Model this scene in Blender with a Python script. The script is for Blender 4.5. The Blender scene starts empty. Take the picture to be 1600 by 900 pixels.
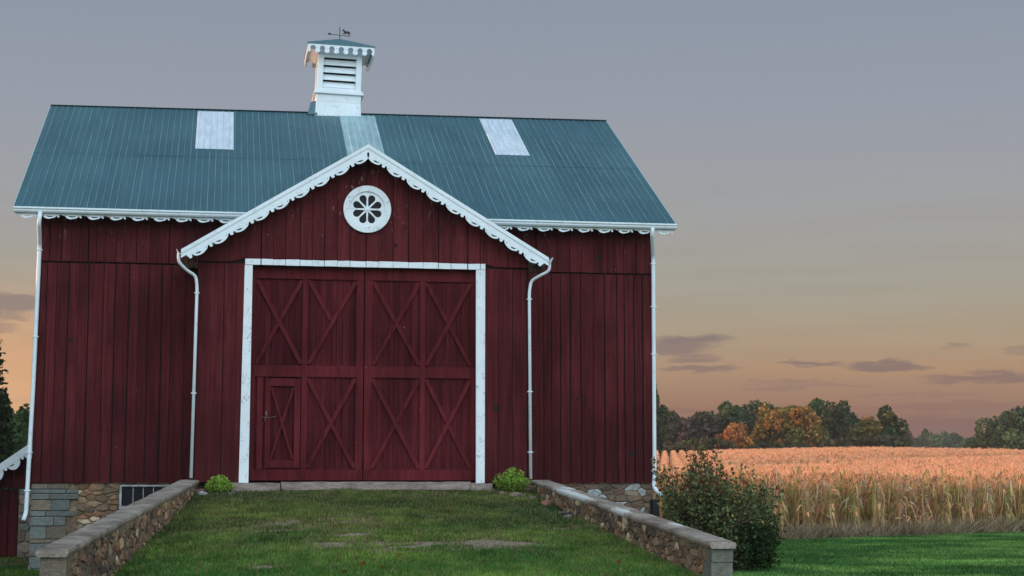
import bpy, bmesh, math, random
import numpy as np
from mathutils import Vector, Matrix, Euler
R = math.radians
random.seed(7); rng = np.random.default_rng(11)
scene = bpy.context.scene
COL = scene.collection

# ------------------------------------------------------------------ camera
CAM = Vector((-1.323, -35.79, -0.055))
cd = bpy.data.cameras.new('camera'); cam = bpy.data.objects.new('camera', cd); COL.objects.link(cam)
cam.location = CAM; cam.rotation_euler = (R(90 + 6.6), 0, R(-9.84))
cd.sensor_width = 36; cd.lens = 2633 / 1600 * 36; cd.clip_start = .1; cd.clip_end = 5000
scene.camera = cam

# ------------------------------------------------------------------ sun, sky, exposure
SUN_EL, SUN_AZ = 9.3, -76.0        # azimuth clockwise from +Y: the sun is low on the left, a little behind the barn
sd = bpy.data.lights.new('sun', 'SUN'); sun = bpy.data.objects.new('sun', sd); COL.objects.link(sun)
sd.energy = 5.0; sd.angle = R(.6); sd.color = (1.0, .50, .29)
sdir = Vector((math.sin(R(SUN_AZ)) * math.cos(R(SUN_EL)), math.cos(R(SUN_AZ)) * math.cos(R(SUN_EL)), math.sin(R(SUN_EL))))
sun.rotation_euler = sdir.to_track_quat('Z', 'Y').to_euler(); sun.location = (-40, 10, 30)
scene.view_settings.view_transform = 'Standard'; scene.view_settings.look = 'None'
scene.view_settings.gamma = 1; scene.view_settings.exposure = 0; scene.view_settings.use_curve_mapping = False

def lin(r, g, b):
    f = lambda c: (c / 255) / 12.92 if c / 255 <= .04045 else ((c / 255 + .055) / 1.055) ** 2.4
    return (f(r), f(g), f(b), 1)

class NT:
    """small helper to write node graphs"""
    def __init__(s, tree): s.t = tree; s.n = tree.nodes; s.l = tree.links
    def put(s, sock, v):
        if isinstance(v, bpy.types.NodeSocket): s.l.new(v, sock)
        elif v is not None: sock.default_value = v
    def add(s, typ, **k):
        n = s.n.new(typ)
        for a, b in k.items(): setattr(n, a, b)
        return n
    def m(s, op, a, b=None, c=None, clamp=False):
        n = s.add('ShaderNodeMath', operation=op, use_clamp=clamp)
        for i, v in enumerate((a, b, c)):
            if v is not None: s.put(n.inputs[i], v)
        return n.outputs[0]
    def mix(s, f, a, b, blend='MIX'):
        n = s.add('ShaderNodeMix', data_type='RGBA', blend_type=blend)
        s.put(n.inputs[0], f); s.put(n.inputs[6], a); s.put(n.inputs[7], b); return n.outputs[2]
    def rng(s, v, a, b, c=0., d=1., smooth=True):
        n = s.add('ShaderNodeMapRange', interpolation_type='SMOOTHSTEP' if smooth else 'LINEAR')
        for i, x in enumerate((v, a, b, c, d)): s.put(n.inputs[i], x)
        return n.outputs[0]
    def ramp(s, v, stops, interp='LINEAR'):
        n = s.add('ShaderNodeValToRGB'); n.color_ramp.interpolation = interp
        e = n.color_ramp.elements
        while len(e) < len(stops): e.new(.5)
        for i, (p, c) in enumerate(stops): e[i].position = p; e[i].color = c
        s.put(n.inputs[0], v); return n.outputs[0]
    def noise(s, vec, scale, detail=4, rough=.55, dist=0.):
        n = s.add('ShaderNodeTexNoise'); s.put(n.inputs['Vector'], vec)
        n.inputs['Scale'].default_value = scale; n.inputs['Detail'].default_value = detail
        n.inputs['Roughness'].default_value = rough; n.inputs['Distortion'].default_value = dist
        return n.outputs[0]
    def mapv(s, vec, scale=(1, 1, 1), loc=(0, 0, 0), rot=(0, 0, 0)):
        n = s.add('ShaderNodeMapping'); s.put(n.inputs[0], vec)
        n.inputs[1].default_value = loc; n.inputs[2].default_value = rot; n.inputs[3].default_value = scale
        return n.outputs[0]
    def attr(s, name): return s.add('ShaderNodeAttribute', attribute_name=name)

# The sky: dusky gradient with streaks of cloud towards the fields, bluish daylight sky (Nishita) overhead and behind us.
world = bpy.data.worlds.new('World'); scene.world = world; world.use_nodes = True
T = NT(world.node_tree); T.n.clear()
tc = T.add('ShaderNodeTexCoord').outputs['Generated']
sp = T.add('ShaderNodeSeparateXYZ'); T.put(sp.inputs[0], tc); dx, dy, dz = sp.outputs
S = [(.0, lin(106, 78, 74)), (.024, lin(124, 92, 83)), (.043, lin(152, 116, 96)), (.066, lin(175, 143, 113)), (.088, lin(172, 156, 132)),
     (.115, lin(165, 161, 148)), (.165, lin(159, 161, 163)), (.22, lin(150, 157, 169)), (.30, lin(138, 149, 166)), (.6, lin(120, 138, 165))]
S = [(p / .6, c) for p, c in S]
front = T.ramp(T.m('DIVIDE', dz, .6), S)
leftw = T.rng(dx, .16, -.16)
lowm = T.rng(dz, .14, .05)
front = T.mix(T.m('MULTIPLY', leftw, lowm), front, lin(222, 172, 128))
az = T.m('MULTIPLY', T.m('ARCTAN2', dx, dy), 57.2958)
el = T.m('MULTIPLY', T.m('ARCSINE', dz), 57.2958)
cv = T.add('ShaderNodeCombineXYZ'); T.put(cv.inputs[0], T.m('MULTIPLY', az, .35)); T.put(cv.inputs[1], T.m('MULTIPLY', el, 1.5))
n1 = T.m('SUBTRACT', T.noise(cv.outputs[0], 1.4, 6, .62), .5)
n2 = T.m('SUBTRACT', T.noise(T.mapv(cv.outputs[0], loc=(7, 3, 1)), 2.4, 6, .6), .5)
azd = T.m('ADD', az, T.m('MULTIPLY', n1, 2.6)); eld = T.m('ADD', el, T.m('MULTIPLY', n2, .75))
CL = [(1080, 533, 48, 10, .95), (1062, 545, 40, 12, .8), (1075, 561, 40, 6, .7), (1095, 577, 52, 5, .8), (1268, 571, 44, 5, .8), (1385, 577, 50, 8, .9), (1545, 596, 75, 9, .85),
      (1240, 606, 90, 4, .45), (1235, 598, 60, 3, .4), (1520, 640, 150, 7, .45), (1430, 622, 80, 3, .35), (1495, 546, 20, 4, .45), (1590, 557, 25, 5, .4),
      (15, 484, 48, 14, .8), (0, 503, 40, 10, .6), (1150, 642, 160, 6, .45), (1450, 668, 190, 12, .7), (1300, 655, 150, 6, .5), (1640, 560, 40, 8, .6), (-60, 520, 60, 8, .6)]
mask = None
for px, py, w, h, s_ in CL:
    a = 9.84 + math.degrees(math.atan((px - 800) / 2633)); e = 6.6 - math.degrees(math.atan((py - 450) / 2633))
    wa, we = w / 46 * 1.35, h / 46 * 1.15
    q1 = T.m('DIVIDE', T.m('SUBTRACT', azd, a), wa); q2 = T.m('DIVIDE', T.m('SUBTRACT', eld, e), we)
    d2 = T.m('ADD', T.m('MULTIPLY', q1, q1), T.m('MULTIPLY', q2, q2))
    mk = T.rng(d2, 1.25, .15, 0., s_)
    mask = mk if mask is None else T.m('MAXIMUM', mask, mk)
ccol = T.ramp(T.m('DIVIDE', dz, .12), [(0., lin(118, 84, 80)), (.35, lin(128, 98, 92)), (.6, lin(122, 106, 108)), (1., lin(124, 115, 119))])
front = T.mix(T.m('MULTIPLY', mask, .82), front, ccol)
hz_ = T.noise(T.mapv(cv.outputs[0], scale=(.5, 1.2, 1)), .8, 4, .5)
front = T.mix(T.m('MULTIPLY', T.rng(hz_, .35, .75), T.rng(dz, .26, .04, 0., .22)), front, lin(150, 128, 118))
sky = T.add('ShaderNodeTexSky', sky_type='NISHITA'); sky.sun_disc = False
sky.sun_elevation = R(SUN_EL); sky.sun_rotation = R(SUN_AZ); sky.air_density = 1.2; sky.dust_density = .8; sky.ozone_density = 1.5
back = T.mix(1., sky.outputs[0], (1.05, 1.0, .86, 1), 'MULTIPLY')
bg1 = T.add('ShaderNodeBackground'); T.put(bg1.inputs[0], front); bg1.inputs[1].default_value = 1
bg2 = T.add('ShaderNodeBackground'); T.put(bg2.inputs[0], back); bg2.inputs[1].default_value = .15
bg3 = T.add('ShaderNodeBackground'); bg3.inputs[0].default_value = (.84, 1.00, 1.16, 1)
T.put(bg3.inputs[1], T.m('MULTIPLY', T.rng(T.m('MULTIPLY', dy, -1.), .0, .75), T.rng(dz, -.02, .25, 0., 2.0)))
addb = T.add('ShaderNodeAddShader'); T.l.new(bg2.outputs[0], addb.inputs[0]); T.l.new(bg3.outputs[0], addb.inputs[1])
ms = T.add('ShaderNodeMixShader')
T.put(ms.inputs[0], T.m('MAXIMUM', T.rng(dz, .33, .62), T.rng(T.m('MULTIPLY', dy, -1.), -.55, .1)))
T.l.new(bg1.outputs[0], ms.inputs[1]); T.l.new(addb.outputs[0], ms.inputs[2])
wo = T.add('ShaderNodeOutputWorld'); T.l.new(ms.outputs[0], wo.inputs[0])

# ------------------------------------------------------------------ materials
def mat(name, rough=.7, spec=.3):
    m = bpy.data.materials.new(name); m.use_nodes = True
    t = NT(m.node_tree); b = t.n['Principled BSDF']
    b.inputs['Roughness'].default_value = rough; b.inputs['Specular IOR Level'].default_value = spec
    t.bsdf = b; t.pos = t.add('ShaderNodeTexCoord').outputs['Object']; return m, t
def bump(t, h, strength=.4, dist=.01):
    n = t.add('ShaderNodeBump'); n.inputs['Strength'].default_value = strength; n.inputs['Distance'].default_value = dist
    t.put(n.inputs['Height'], h); t.l.new(n.outputs[0], t.bsdf.inputs['Normal'])
def setcol(t, c): t.put(t.bsdf.inputs['Base Color'], c)

def red_wood(name, base, dark, worn=.0, rough=.82):
    m, t = mat(name, rough, .06)
    tint = t.attr('tint').outputs['Fac']
    off = t.add('ShaderNodeCombineXYZ'); t.put(off.inputs[0], t.m('MULTIPLY', tint, 37.)); t.put(off.inputs[2], t.m('MULTIPLY', tint, 91.))
    va = t.add('ShaderNodeVectorMath', operation='ADD'); t.put(va.inputs[0], t.pos); t.put(va.inputs[1], off.outputs[0]); P = va.outputs[0]
    streak = t.noise(t.mapv(P, (14, 14, .55)), 1.6, 6, .65)
    fine = t.noise(t.mapv(P, (60, 60, 1.5)), 1.5, 5, .6)
    big = t.noise(t.pos, .55, 4, .55)
    c = t.mix(t.rng(streak, .3, .72), dark, base)
    c = t.mix(t.m('MULTIPLY', t.rng(fine, .35, .75), .35), c, (base[0] * 1.25, base[1] * 1.5, base[2] * 1.5, 1))
    v = t.m('MULTIPLY_ADD', tint, .34, .83)
    v = t.m('MULTIPLY', v, t.rng(big, .25, .75, .66, 1.22))
    wet = t.noise(t.mapv(P, (5, 5, .30)), 1.3, 5, .65); v = t.m('MULTIPLY', v, t.rng(wet, .42, .70, 1.06, .70))
    cc = t.add('ShaderNodeCombineColor'); [t.put(cc.inputs[i], v) for i in range(3)]
    c = t.mix(1., c, cc.outputs[0], 'MULTIPLY')
    vo = t.add('ShaderNodeTexVoronoi'); t.put(vo.inputs['Vector'], t.mapv(P, (2.6, 2.6, 1.0))); vo.inputs['Scale'].default_value = 1.3
    knot = t.rng(vo.outputs['Distance'], .05, .02)
    c = t.mix(t.m('MULTIPLY', knot, .8), c, (.012, .006, .006, 1))
    vo2 = t.add('ShaderNodeTexVoronoi'); t.put(vo2.inputs['Vector'], t.mapv(P, (5, 5, 4))); vo2.inputs['Scale'].default_value = 1.1
    chip = t.m('MULTIPLY', t.rng(vo2.outputs['Distance'], .07, .03), t.rng(t.noise(t.pos, 1.1, 3), .55, .62))
    c = t.mix(t.m('MULTIPLY', chip, .6), c, (.45, .40, .38, 1))
    if worn:
        zz = t.add('ShaderNodeSeparateXYZ'); t.put(zz.inputs[0], t.pos)
        w = t.m('MULTIPLY', t.rng(zz.outputs[2], 5.0, 5.7), t.rng(t.noise(t.mapv(P, (9, 9, 2.6)), 1.4, 5, .7), .60, .72))
        c = t.mix(t.m('MULTIPLY', w, worn), c, (.35, .30, .28, 1))
        low_shade = t.m('MULTIPLY', t.rng(zz.outputs[2], 2.4, -.1), t.rng(t.noise(t.mapv(P, (5, 5, .5)), 1., 5), .2, .8))
        c = t.mix(t.m('MULTIPLY', low_shade, .5), c, (.030, .009, .010, 1))  # shade of the lower wall painted into the board colour
    setcol(t, c); bump(t, t.m('ADD', streak, t.m('MULTIPLY', fine, .5)), .35, .006)
    return m
M_RED = red_wood('barn_red_boards', (.108, .0175, .0195, 1), (.052, .0098, .0112, 1), .55)
M_DOOR = red_wood('door_red_boards', (.094, .0135, .0170, 1), (.050, .0080, .0100, 1))  # same red as the trim, darkened to paint in panel shade
M_DOORTRIM = red_wood('door_red_trim', (.118, .0170, .0200, 1), (.080, .0120, .0145, 1))  # lighter copy of the door red: brace contrast painted into the colour

def white_paint(name, base=(.74, .80, .80, 1), chips=.5, rough=.5):
    m, t = mat(name, rough, .3)
    a = t.noise(t.pos, 5, 6, .75); b = t.noise(t.mapv(t.pos, (1, 1, .35)), 55, 5, .75)
    c = t.mix(t.rng(t.noise(t.pos, 2.2, 4), .3, .7, 0., .25), base, (.52, .60, .60, 1))
    c = t.mix(t.m('MULTIPLY', t.m('MULTIPLY', t.rng(a, .48, .66), t.rng(b, .50, .60)), chips), c, (.19, .17, .16, 1))
    setcol(t, c); bump(t, b, .2, .003); return m
M_WHITE = white_paint('white_paint', (.74, .80, .84, 1)); M_OLDWHITE = white_paint('weathered_white_paint', (.75, .79, .82, 1), 1.)
M_GUTTER = white_paint('gutter_white', (.72, .79, .83, 1), .6, .4)

def simple(name, c, rough=.7, spec=.3, var=.3, scale=8, metallic=0):
    m, t = mat(name, rough, spec); n = t.noise(t.pos, scale, 5, .6)
    lo = tuple(x * (1 - var) for x in c[:3]) + (1,); hi = tuple(min(1, x * (1 + var)) for x in c[:3]) + (1,)
    setcol(t, t.mix(t.rng(n, .3, .7), lo, hi)); t.bsdf.inputs['Metallic'].default_value = metallic
    bump(t, n, .25, .004); return m
M_DULL = simple('dull_grey_paint', (.34, .36, .37), .6, .2, .3, 9)
M_BLACK = simple('black_iron', (.012, .012, .014), .5); M_DARKVOID = simple('dark_interior', (.010, .008, .008), .9)
M_METAL = simple('old_galvanised_metal', (.10, .09, .085), .5, .4)
M_NEST = simple('dry_nest_twigs', (.05, .035, .028), .95)

m, t = mat('green_metal_roof', .5, .35)
a = t.noise(t.mapv(t.pos, (.5, .35, .35)), 1.2, 5, .6); b = t.noise(t.mapv(t.pos, (3.5, .25, .25)), 2, 5, .6)
c = t.mix(t.rng(a, .3, .7), (.043, .108, .140, 1), (.060, .138, .172, 1))
c = t.mix(t.m('MULTIPLY', t.rng(b, .45, .75), .45), c, (.030, .075, .082, 1))
sx = t.add('ShaderNodeSeparateXYZ'); t.put(sx.inputs[0], t.pos)
panel = t.add('ShaderNodeTexWhiteNoise', noise_dimensions='1D'); t.put(panel.inputs['W'], t.m('FLOOR', t.m('DIVIDE', t.m('ADD', sx.outputs[0], 50), .9)))
c = t.mix(t.m('MULTIPLY', panel.outputs[0], .18), c, (.085, .19, .21, 1))
tn = t.attr('tint').outputs['Fac']
c = t.mix(t.m('MULTIPLY', tn, t.rng(t.noise(t.mapv(t.pos, (6, .6, .6)), 1.5, 4), .3, .7, .25, .8)), c, (.17, .33, .36, 1))  # lighter ribs: gloss highlights painted into the roof colour
setcol(t, c); M_ROOF = m
m, t = mat('fibreglass_skylight', .45, .35)
a = t.noise(t.mapv(t.pos, (4, 1, 1)), 1.6, 5, .6)
c = t.mix(t.rng(a, .3, .75), (.52, .60, .70, 1), (.66, .74, .80, 1)); tn = t.attr('tint').outputs['Fac']
c = t.mix(t.m('MULTIPLY', tn, .6), c, (.30, .40, .50, 1)); setcol(t, c); M_SKYL = m
m, t = mat('teal_stained_skylight', .45, .35)
a = t.noise(t.mapv(t.pos, (4, 1, 1)), 1.6, 5, .6)
c = t.mix(t.rng(a, .3, .75), (.22, .36, .40, 1), (.34, .48, .52, 1)); tn = t.attr('tint').outputs['Fac']
c = t.mix(t.m('MULTIPLY', tn, .6), c, (.5, .66, .7, 1)); setcol(t, c); M_SKYL2 = m

m, t = mat('dark_window_glass', .08, .5); setcol(t, (.008, .009, .012, 1)); t.bsdf.inputs['Roughness'].default_value = .35; t.bsdf.inputs['Specular IOR Level'].default_value = .15; M_GLASS = m

m, t = mat('field_stone', .85, .2)
col = t.attr('col').outputs['Color']; a = t.noise(t.pos, 11, 6, .65); b = t.noise(t.pos, 45, 4, .6)
c = t.mix(t.rng(a, .3, .72, 0., .55), col, (.10, .085, .07, 1)); c = t.mix(t.rng(b, .5, .8, 0., .35), c, (.42, .40, .36, 1))
c = t.mix(t.rng(t.noise(t.pos, 2.2, 3), .5, .75, 0., .5), c, (.13, .10, .075, 1))
setcol(t, c); bump(t, t.m('ADD', a, t.m('MULTIPLY', b, .5)), 1., .035); M_STONE = m
m, t = mat('old_mortar', .95, .1)
a = t.noise(t.pos, 9, 6, .65); setcol(t, t.mix(t.rng(a, .35, .7), (.13, .09, .06, 1), (.30, .215, .145, 1))); bump(t, a, .9, .03); M_MORTAR = m
m, t = mat('worn_concrete_coping', .9, .2)
a = t.noise(t.pos, 1.7, 8, .75); b = t.noise(t.pos, 24, 6, .75); wear = t.attr('wear').outputs['Fac']
c = t.mix(t.rng(a, .3, .7), (.15, .115, .092, 1), (.44, .37, .32, 1)); c = t.mix(t.rng(b, .45, .75, 0., .6), c, (.07, .06, .052, 1))
c = t.mix(t.rng(t.m('ADD', wear, t.m('MULTIPLY', t.m('SUBTRACT', t.noise(t.pos, 8, 6, .7), .5), 1.3)), .45, .62), c, (.58, .58, .56, 1))
setcol(t, c); bump(t, t.m('ADD', b, a), .6, .012); M_COPING = m
m, t = mat('sill_stone', .9, .2)
a = t.noise(t.mapv(t.pos, (1, 1, 3)), 4, 6, .65); b = t.noise(t.pos, 30, 5, .7)
c = t.mix(t.rng(a, .3, .7), (.19, .135, .115, 1), (.36, .29, .26, 1)); c = t.mix(t.rng(b, .5, .75, 0., .5), c, (.06, .045, .04, 1))
setcol(t, c); bump(t, t.m('ADD', b, a), .8, .02); M_SILL = m

def leafmat(name, rough=.6, trans=.25, scale=1.):
    m = bpy.data.materials.new(name); m.use_nodes = True; t = NT(m.node_tree); t.n.clear()
    col = t.attr('col').outputs['Color']; p = t.add('ShaderNodeTexCoord').outputs['Object']
    n = t.noise(p, 3 * scale, 3); c = t.mix(t.rng(n, .3, .7, 0., .35), col, (.5, .5, .4, 1), 'MULTIPLY')
    d = t.add('ShaderNodeBsdfDiffuse'); tr = t.add('ShaderNodeBsdfTranslucent'); mx = t.add('ShaderNodeMixShader')
    t.put(d.inputs[0], c); t.put(tr.inputs[0], c); mx.inputs[0].default_value = trans
    t.l.new(d.outputs[0], mx.inputs[1]); t.l.new(tr.outputs[0], mx.inputs[2])
    o = t.add('ShaderNodeOutputMaterial'); t.l.new(mx.outputs[0], o.inputs[0]); return m
M_LEAF = leafmat('foliage'); M_GRASS = leafmat('grass_blades', trans=.3); M_CORN = leafmat('dry_corn_leaves', trans=.42)
M_BARK = simple('bark', (.055, .042, .033), .95, .1, .4, 6); M_TWIG = simple('shrub_twigs', (.10, .065, .045), .9, .1, .3, 12)

def turf_nodes(t, with_bare):
    a = t.noise(t.pos, 1.1, 5, .6); b = t.noise(t.pos, 14, 5, .7); c0 = t.noise(t.mapv(t.pos, (1, .45, 1)), .35, 3)
    c = t.mix(t.rng(a, .3, .7), (.018, .052, .012, 1), (.040, .095, .020, 1))
    c = t.mix(t.rng(b, .45, .7, 0., .6), c, (.055, .048, .022, 1)); c = t.mix(t.rng(c0, .45, .7, 0., .5), c, (.060, .10, .022, 1))
    if with_bare:
        br = t.attr('bare').outputs['Fac']
        br = t.rng(t.m('ADD', br, t.m('MULTIPLY', t.m('SUBTRACT', t.noise(t.pos, 6, 6, .7), .5), .9)), .3, .6)
        c = t.mix(t.m('MULTIPLY', br, .85), c, t.mix(t.rng(b, .3, .7), (.14, .10, .07, 1), (.44, .34, .26, 1)))
    return c, b
m, t = mat('ramp_turf', .95, .05); c, b = turf_nodes(t, True); setcol(t, c); bump(t, b, .8, .03); M_RAMP = m
m, t = mat('lawn_and_field_ground', .95, .05); c, b = turf_nodes(t, False)
s3 = t.add('ShaderNodeSeparateXYZ'); t.put(s3.inputs[0], t.pos)
edge = t.m('ADD', t.m('MULTIPLY', s3.outputs[0], -.519), t.m('MULTIPLY', s3.outputs[1], .855))
soil = t.mix(t.rng(b, .3, .7), (.11, .075, .045, 1), (.22, .155, .10, 1))
c = t.mix(t.rng(edge, 6.0, 6.5), c, soil); setcol(t, c); bump(t, b, .8, .03); M_GROUND = m

# ------------------------------------------------------------------ mesh helpers
class MB:
    def __init__(s): s.v = []; s.f = []; s.t = []; s.c = []
    def face(s, idx, tint=.5, col=(.3, .3, .3)): s.f.append(tuple(idx)); s.t.append(tint); s.c.append(col)
    def pts(s, P): b = len(s.v); s.v += [tuple(p) for p in P]; return b
    def hexa(s, P, tint=.5, col=(.3, .3, .3)):
        """8 points: 0-3 bottom loop, 4-7 top loop"""
        b = s.pts(P)
        for q in ((3, 2, 1, 0), (4, 5, 6, 7), (0, 1, 5, 4), (1, 2, 6, 5), (2, 3, 7, 6), (3, 0, 4, 7)): s.face([b + i for i in q], tint, col)
    def box(s, x0, x1, y0, y1, z0, z1, tint=.5, col=(.3, .3, .3)):
        s.hexa([(x0, y0, z0), (x1, y0, z0), (x1, y1, z0), (x0, y1, z0), (x0, y0, z1), (x1, y0, z1), (x1, y1, z1), (x0, y1, z1)], tint, col)
    def beam(s, a, b, w, d, up=(0, 0, 1), tint=.5):
        """bar from a to b, w across (in the plane perpendicular to `up` x dir), d along up"""
        a = Vector(a); b = Vector(b); x = (b - a).normalized(); up = Vector(up); y = up.cross(x).normalized(); u = x.cross(y).normalized()
        P = [a - y * w / 2 - u * d / 2, b - y * w / 2 - u * d / 2, b + y * w / 2 - u * d / 2, a + y * w / 2 - u * d / 2,
             a - y * w / 2 + u * d / 2, b - y * w / 2 + u * d / 2, b + y * w / 2 + u * d / 2, a + y * w / 2 + u * d / 2]
        s.hexa(P, tint)
    def tube(s, path, r, n=8, flat=1., caps=True, tint=.5, ry=None):
        path = [Vector(p) for p in path]; rings = []
        rr = r if isinstance(r, (list, tuple)) else [r] * len(path)
        ref = None
        for i, p in enumerate(path):
            d = (path[min(i + 1, len(path) - 1)] - path[max(i - 1, 0)]).normalized()
            if ref is None: ref = Vector((1, 0, 0)) if abs(d.x) < .9 else Vector((0, 1, 0))
            u = (ref - d * ref.dot(d)).normalized(); w = d.cross(u); ref = u
            rings.append(s.pts([p + u * math.cos(k * 2 * math.pi / n + math.pi / n) * rr[i] + w * math.sin(k * 2 * math.pi / n + math.pi / n) * rr[i] * flat for k in range(n)]))
        for i in range(len(rings) - 1):
            for k in range(n): s.face((rings[i] + k, rings[i] + (k + 1) % n, rings[i + 1] + (k + 1) % n, rings[i + 1] + k), tint)
        if caps: s.face([rings[0] + k for k in reversed(range(n))], tint); s.face([rings[-1] + k for k in range(n)], tint)
    def addmesh(s, me, Mx, tint=.5):
        b = s.pts([Mx @ v.co for v in me.vertices])
        for p in me.polygons: s.face([b + i for i in p.vertices], tint)
    def build(s, name, m, parent=None, smooth=False, bevel=0):
        me = bpy.data.meshes.new(name); me.from_pydata(s.v, [], s.f)
        me.attributes.new('tint', 'FLOAT', 'FACE').data.foreach_set('value', np.array(s.t, 'f'))
        ca = me.attributes.new('col', 'FLOAT_COLOR', 'CORNER')
        cc = []
        for p, c in zip(me.polygons, s.c): cc += [c[0], c[1], c[2], 1.] * len(p.vertices)
        ca.data.foreach_set('color', np.array(cc, 'f'))
        if smooth: me.polygons.foreach_set('use_smooth', [True] * len(me.polygons))
        return link(name, me, m, parent, bevel)
def world_loc(o):
    v = Vector(o.location)
    while o.parent: o = o.parent; v += Vector(o.location)
    return v
def link(name, me, m, parent=None, bevel=0):
    me.materials.append(m); o = bpy.data.objects.new(name, me); COL.objects.link(o)
    if parent: o.parent = parent; o.location = -world_loc(parent)
    if bevel:
        md = o.modifiers.new('bevel', 'BEVEL'); md.width = bevel; md.segments = 1; md.limit_method = 'ANGLE'
    return o
def tag(o, label=None, cat=None, group=None, kind=None):
    if label: o['label'] = label
    if cat: o['category'] = cat
    if group: o['group'] = group
    if kind: o['kind'] = kind
    return o
def thing(name, label, cat, loc, group=None):
    o = bpy.data.objects.new(name, None); COL.objects.link(o); o.location = loc; o.empty_display_size = .2
    return tag(o, label, cat, group)
def quadmesh(name, V, F, C, m, parent=None):
    """V (n,3), F (k,3 or 4), C (n,3) point colours"""
    V = np.asarray(V, 'f'); F = np.asarray(F, 'i'); me = bpy.data.meshes.new(name); k = F.shape[1]
    me.vertices.add(len(V)); me.vertices.foreach_set('co', V.ravel())
    me.loops.add(F.size); me.loops.foreach_set('vertex_index', F.ravel())
    me.polygons.add(len(F)); me.polygons.foreach_set('loop_start', np.arange(0, F.size, k, dtype='i'))
    me.update(calc_edges=True)
    C = np.concatenate([np.asarray(C, 'f'), np.ones((len(V), 1), 'f')], 1)
    me.attributes.new('col', 'FLOAT_COLOR', 'POINT').data.foreach_set('color', C.ravel())
    return link(name, me, m, parent)
def vnoise(x, y, s, seed=0):
    """smooth value noise 0..1, numpy"""
    r = np.random.default_rng(seed).random((64, 64)); x = np.asarray(x) / s + 1000.3; y = np.asarray(y) / s + 1000.7
    i = np.floor(x).astype(int); j = np.floor(y).astype(int); fx = x - i; fy = y - j; fx = fx * fx * (3 - 2 * fx); fy = fy * fy * (3 - 2 * fy)
    g = lambda a, b: r[a % 64, b % 64]
    return (g(i, j) * (1 - fx) + g(i + 1, j) * fx) * (1 - fy) + (g(i, j + 1) * (1 - fx) + g(i + 1, j + 1) * fx) * fy
def fbm(x, y, s, seed=0, o=4):
    t = 0; a = .5
    for k in range(o): t = t + a * vnoise(x, y, s / 2 ** k, seed + k); a *= .5
    return t / (1 - .5 ** o)
def cut(polys, depth):
    """flat shape with holes from 2D polygons, given a thickness; returns a mesh lying in local XY"""
    cu = bpy.data.curves.new('c', 'CURVE'); cu.dimensions = '2D'; cu.fill_mode = 'BOTH'; cu.extrude = depth / 2
    for P in polys:
        s = cu.splines.new('POLY'); s.points.add(len(P) - 1); s.use_cyclic_u = True
        for i, (a, b) in enumerate(P): s.points[i].co = (a, b, 0, 1)
    o = bpy.data.objects.new('c', cu); me = bpy.data.meshes.new_from_object(o); bpy.data.objects.remove(o); bpy.data.curves.remove(cu); return me
def basis(o, x, y):
    x = Vector(x).normalized(); y = Vector(y).normalized(); z = x.cross(y)
    return Matrix(((x.x, y.x, z.x, o[0]), (x.y, y.y, z.y, o[1]), (x.z, y.z, z.z, o[2]), (0, 0, 0, 1)))
def circ(cx, cy, r, n=14, ry=None, rev=False):
    P = [(cx + r * math.cos(2 * math.pi * k / n), cy + (ry or r) * math.sin(2 * math.pi * k / n)) for k in range(n)]
    return P[::-1] if rev else P

def boards(mb, o, u, n, a0, a1, zb, zt, w=(.16, .32), gap=(.004, .02), th=.022, seed=0, splits=None, proud=.0):
    """vertical boards in the plane through o along u, outward normal n; zb, zt: height functions of the distance along u"""
    r = random.Random(seed); o = Vector(o); u = Vector(u); n = Vector(n); a = a0; out = []
    while a < a1 - .02:
        ww = r.uniform(*w); b = min(a + ww, a1)
        if a1 - b < .12: b = a1
        g = r.uniform(*gap) * (1.7 if r.random() < .22 else 1); j = r.uniform(-.005, .006) + proud; k = r.uniform(-.004, .004)
        t_ = r.random(); cuts = [a, b]
        if splits: cuts = [a] + [c for c in splits if a + .01 < c < b - .01] + [b]
        for c0, c1 in zip(cuts[:-1], cuts[1:]):
            c1g = c1 - (g if c1 == b else 0)
            lo0, lo1, hi0, hi1 = zb(c0) + r.uniform(0, .015), zb(c1g) + r.uniform(0, .015), zt(c0), zt(c1g)
            if min(hi0 - lo0, hi1 - lo1) < .01:
                if max(hi0 - lo0, hi1 - lo1) < .03: continue
                hi0 = max(hi0, lo0 + .01); hi1 = max(hi1, lo1 + .01)
            P = []
            for (z0, z1) in ((lo0, lo1), (hi0, hi1)):
                for (aa, zz, dd) in ((c0, z0, th + j), (c1g, z1, th + j + k), (c1g, z1, 0), (c0, z0, 0)):
                    p = o + u * aa + n * dd; P.append((p.x, p.y, o.z + zz))
            mb.hexa(P, t_); out.append((c0, c1g, t_))
        a = b
    return out

# ------------------------------------------------------------------ numbers of the barn
XL, XR = -5.27, 8.55               # main walls
YF, YB = 2.0, 15.05                # front, back
EZ, K = 5.877, .5637               # eave height, main roof pitch
YE, YR = 1.5, 8.525; RZ = EZ + K * (YR - YE)
EXL, EXR = -5.78, 8.98             # roof ends
BL, BR = -1.80, 5.23               # entrance bay
GX, GZ, GTZ, GL, GR = 1.70, 7.14, 4.78, -2.17, 5.62   # its gable: peak, tips
FX0, FX1, FH = -.86, 4.29, 4.66    # door frame, outside
SEAM = 4.766; GROUND = -1.9

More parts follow.
